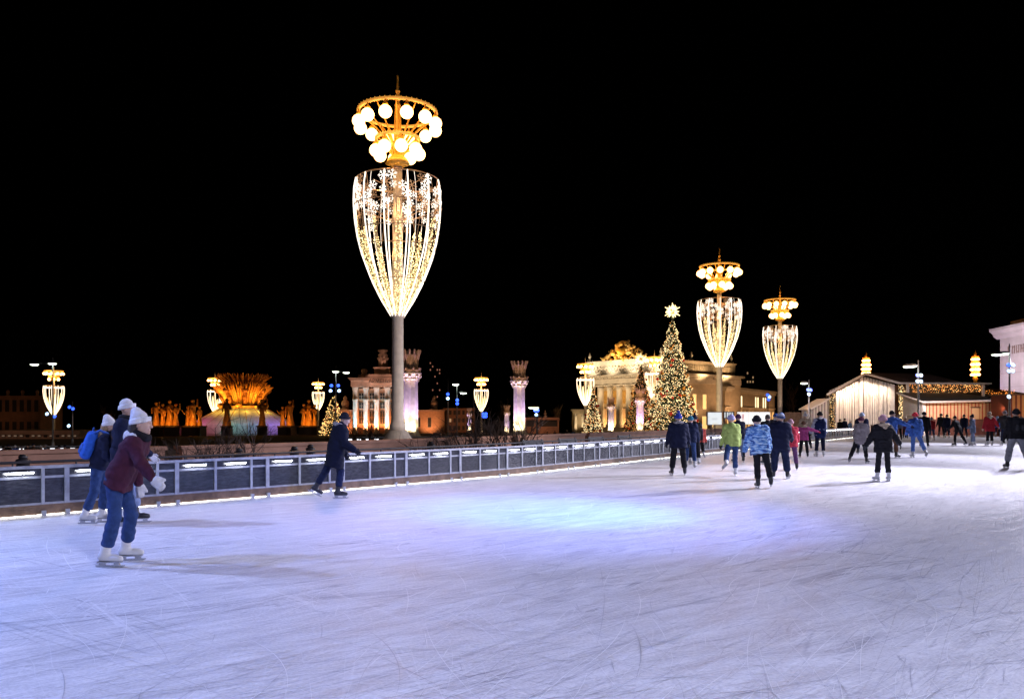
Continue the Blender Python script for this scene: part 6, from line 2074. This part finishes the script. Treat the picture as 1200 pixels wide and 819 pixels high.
r, J = person('skater in black jacket and grey trousers at the edge, legs apart, black hair', 1191, 549, 480, yaw=-14, lean=8, tilt=2, legs=((4, 12, 10), (10, 20, 12)), arms=((4, 14, 12), (4, 14, 12)), jacket=c_black, length=.10, bulk=1.5, trousers=c_gjog, slim=1.18, boots=M_blackboot, gloves=c_black, hat=('beanie', c_black), hair=('cropped', M_hair_d))
backpack('black backpack on the skater with grey trousers', r, J, c_black, c_charc)
person('far skater in a plum jacket behind the arm of the blue jacket', 1061, 514, 490, yaw=-20, lean=5, jacket=c_plum, length=.14, trousers=c_black, boots=M_blackboot, gloves=c_black, hat=('beanie', c_rose))
person('far skater in a grey blue jacket and grey hat behind the blue jacket', 1053, 516, 486, yaw=-6, lean=5, jacket=c_gblue, length=.16, bulk=1.4, trousers=c_black, boots=M_blackboot, gloves=c_black, hat=('beanie', c_grey))
person('far skater in navy with a dark cap, left of the grey blue jacket', 1047, 519, 484, yaw=-16, lean=4, jacket=c_navy, length=.16, bulk=1.4, trousers=c_navy, boots=M_blackboot, gloves=c_black, hat=('beanie', c_black), scarf=c_white)
# --- spectators behind the barrier before the lit gable, and people far off at the left
for k, (px, top, cc, hh, lab) in enumerate(((984, 491.5, c_black, c_black, 'seated looking spectator in black, leftmost behind the barrier before the lit gable'), (989.5, 490.5, c_navy, c_navy, 'spectator in navy, second behind the barrier before the lit gable'), (995.5, 493, c_sky, c_white, 'spectator in pale blue, third behind the barrier before the lit gable'), (1003.5, 491, c_royal, c_blue, 'spectator in bright blue, rightmost behind the barrier before the lit gable'))):
    person(lab, px, 0, top, yaw=180 + 20 * k, d=74, jacket=cc, length=.15, trousers=c_black, boots=M_blackboot, hat=('beanie', hh), group='spectators behind the barrier', zbase=-.1)
crowd = [(3, 523, c_royal), (10, 521, c_black), (18, 522, c_blue), (25, 523, c_black), (33, 521, c_navy), (38, 520, c_brown), (47, 522, c_black), (54, 521, c_gblue), (70, 522, c_blue), (76, 522, c_charc), (430, 509, c_black), (437, 508, c_grey), (444, 509, c_navy), (508, 507, c_black), (516, 508, c_charc), (527, 507, c_gblue), (541, 508, c_black), (548, 507, c_navy), (572, 507, c_black), (578, 508, c_royal), (641, 506, c_black), (650, 505, c_navy), (665, 504, c_black), (672, 504, c_royal), (680, 505, c_black)]
desc = {c_royal.name: 'blue', c_black.name: 'black', c_blue.name: 'bright blue', c_navy.name: 'navy', c_brown.name: 'brown', c_gblue.name: 'grey blue', c_charc.name: 'charcoal', c_grey.name: 'grey'}
protos = {}
rs = random.Random(12)
for k, (px, top, cc) in enumerate(crowd):
    d = 62 if px < 100 else (84 if px < 560 else 120)
    where = 'tiny visitor in %s by the far barrier lights' if px < 100 else ('tiny visitor in %s before the orange lit pavilion' if px < 530 else ('tiny visitor in %s beyond the bare bushes' if px < 600 else 'tiny visitor in %s near the small colonnade'))
    zb = Z(top, d) - 1.72
    r_, _ = person(where % desc[cc.name], px, 0, top, yaw=rs.uniform(-180, 180), d=d, jacket=cc, length=.18, bulk=1.3, trousers=c_black, hat=('beanie', (c_black, c_navy, c_white, c_grey)[k % 4]), group='tiny visitors on the square', zbase=zb, gloves=None, skates=False)
lab_n = {}
for o in bpy.data.objects:
    if o.get('category') == 'person' and 'tiny' in o['label']:
        lab_n.setdefault(o['label'], []).append(o)
order = ['first', 'second', 'third', 'fourth', 'fifth', 'sixth']
for lb, os_ in lab_n.items():
    if len(os_) > 1:
        for i, o in enumerate(sorted(os_, key=lambda q: q.location.x)):
            o['label'] = lb.replace('tiny visitor', '%s tiny visitor' % order[i]) + ', from the left'

# ------------------------------------------------------------------ floodlights washing the ice (from masts beside the rink, out of the picture and not built, plus added fill)
spot('unseen_rink_flood', (15.5, 23, 8), (2.5, 19, 0), 5600, (.74, .73, .95), 66, 1.0, .12)
spot('unseen_rink_flood', (20, 28, 8.5), (6.5, 23, 0), 21000, (.78, .76, 1.0), 62, 1.0, .12)  # added to fill the dark middle of the ice
spot('unseen_rink_flood', (26, 38, 9), (11, 32, 0), 15000, (.80, .78, 1.0), 70, 1.0, .15)  # added fill for the dim stretch between masts
spot('unseen_rink_flood', (37, 54, 9), (19, 46, 0), 20000, (.80, .79, 1.0), 76, 1.0, .2)
spot('unseen_rink_flood', (56, 78, 10), (38, 66, 0), 24000, (.84, .82, 1.0), 80, 1.0, .2)
spot('unseen_rink_flood', (6, -4, 9), (1, 8, 0), 7600, (.71, .72, .96), 140, .9, .2)
spot('unseen_rink_flood', (-14, 12, 9), (-4, 7, 0), 5600, (.40, .50, 1.0), 130, .9, .2)
spot('blue_rink_flood', (7, 9, 10), (.6, 14.5, 0), 10500, (.13, .45, 1.0), 26, 1.0, .2)
spot('blue_rink_flood', (7, 9, 10), (.2, 14.5, 0), 9000, (.24, .30, 1.0), 54, 1.0, .2)
spot('blue_rink_flood', (-13, 7, 9), (-4.5, 6.5, 0), 5200, (.20, .32, 1.0), 70, 1.0, .2)
spot('added_pole_light', (15.5, 23, 8), (X(466, 41), 41, 3.5), 15000, (1, .84, .78), 34, .9, .2)  # this and the next two: unseen lights added to brighten the lamp poles
spot('added_pole_light', (26, 38, 9), (X(843, 83), 83, 3.5), 22000, (1, .72, .5), 20, .9, .2)
spot('added_pole_light', (37, 54, 9), (X(914, 107), 107, 3.5), 26000, (1, .68, .45), 18, .9, .2)
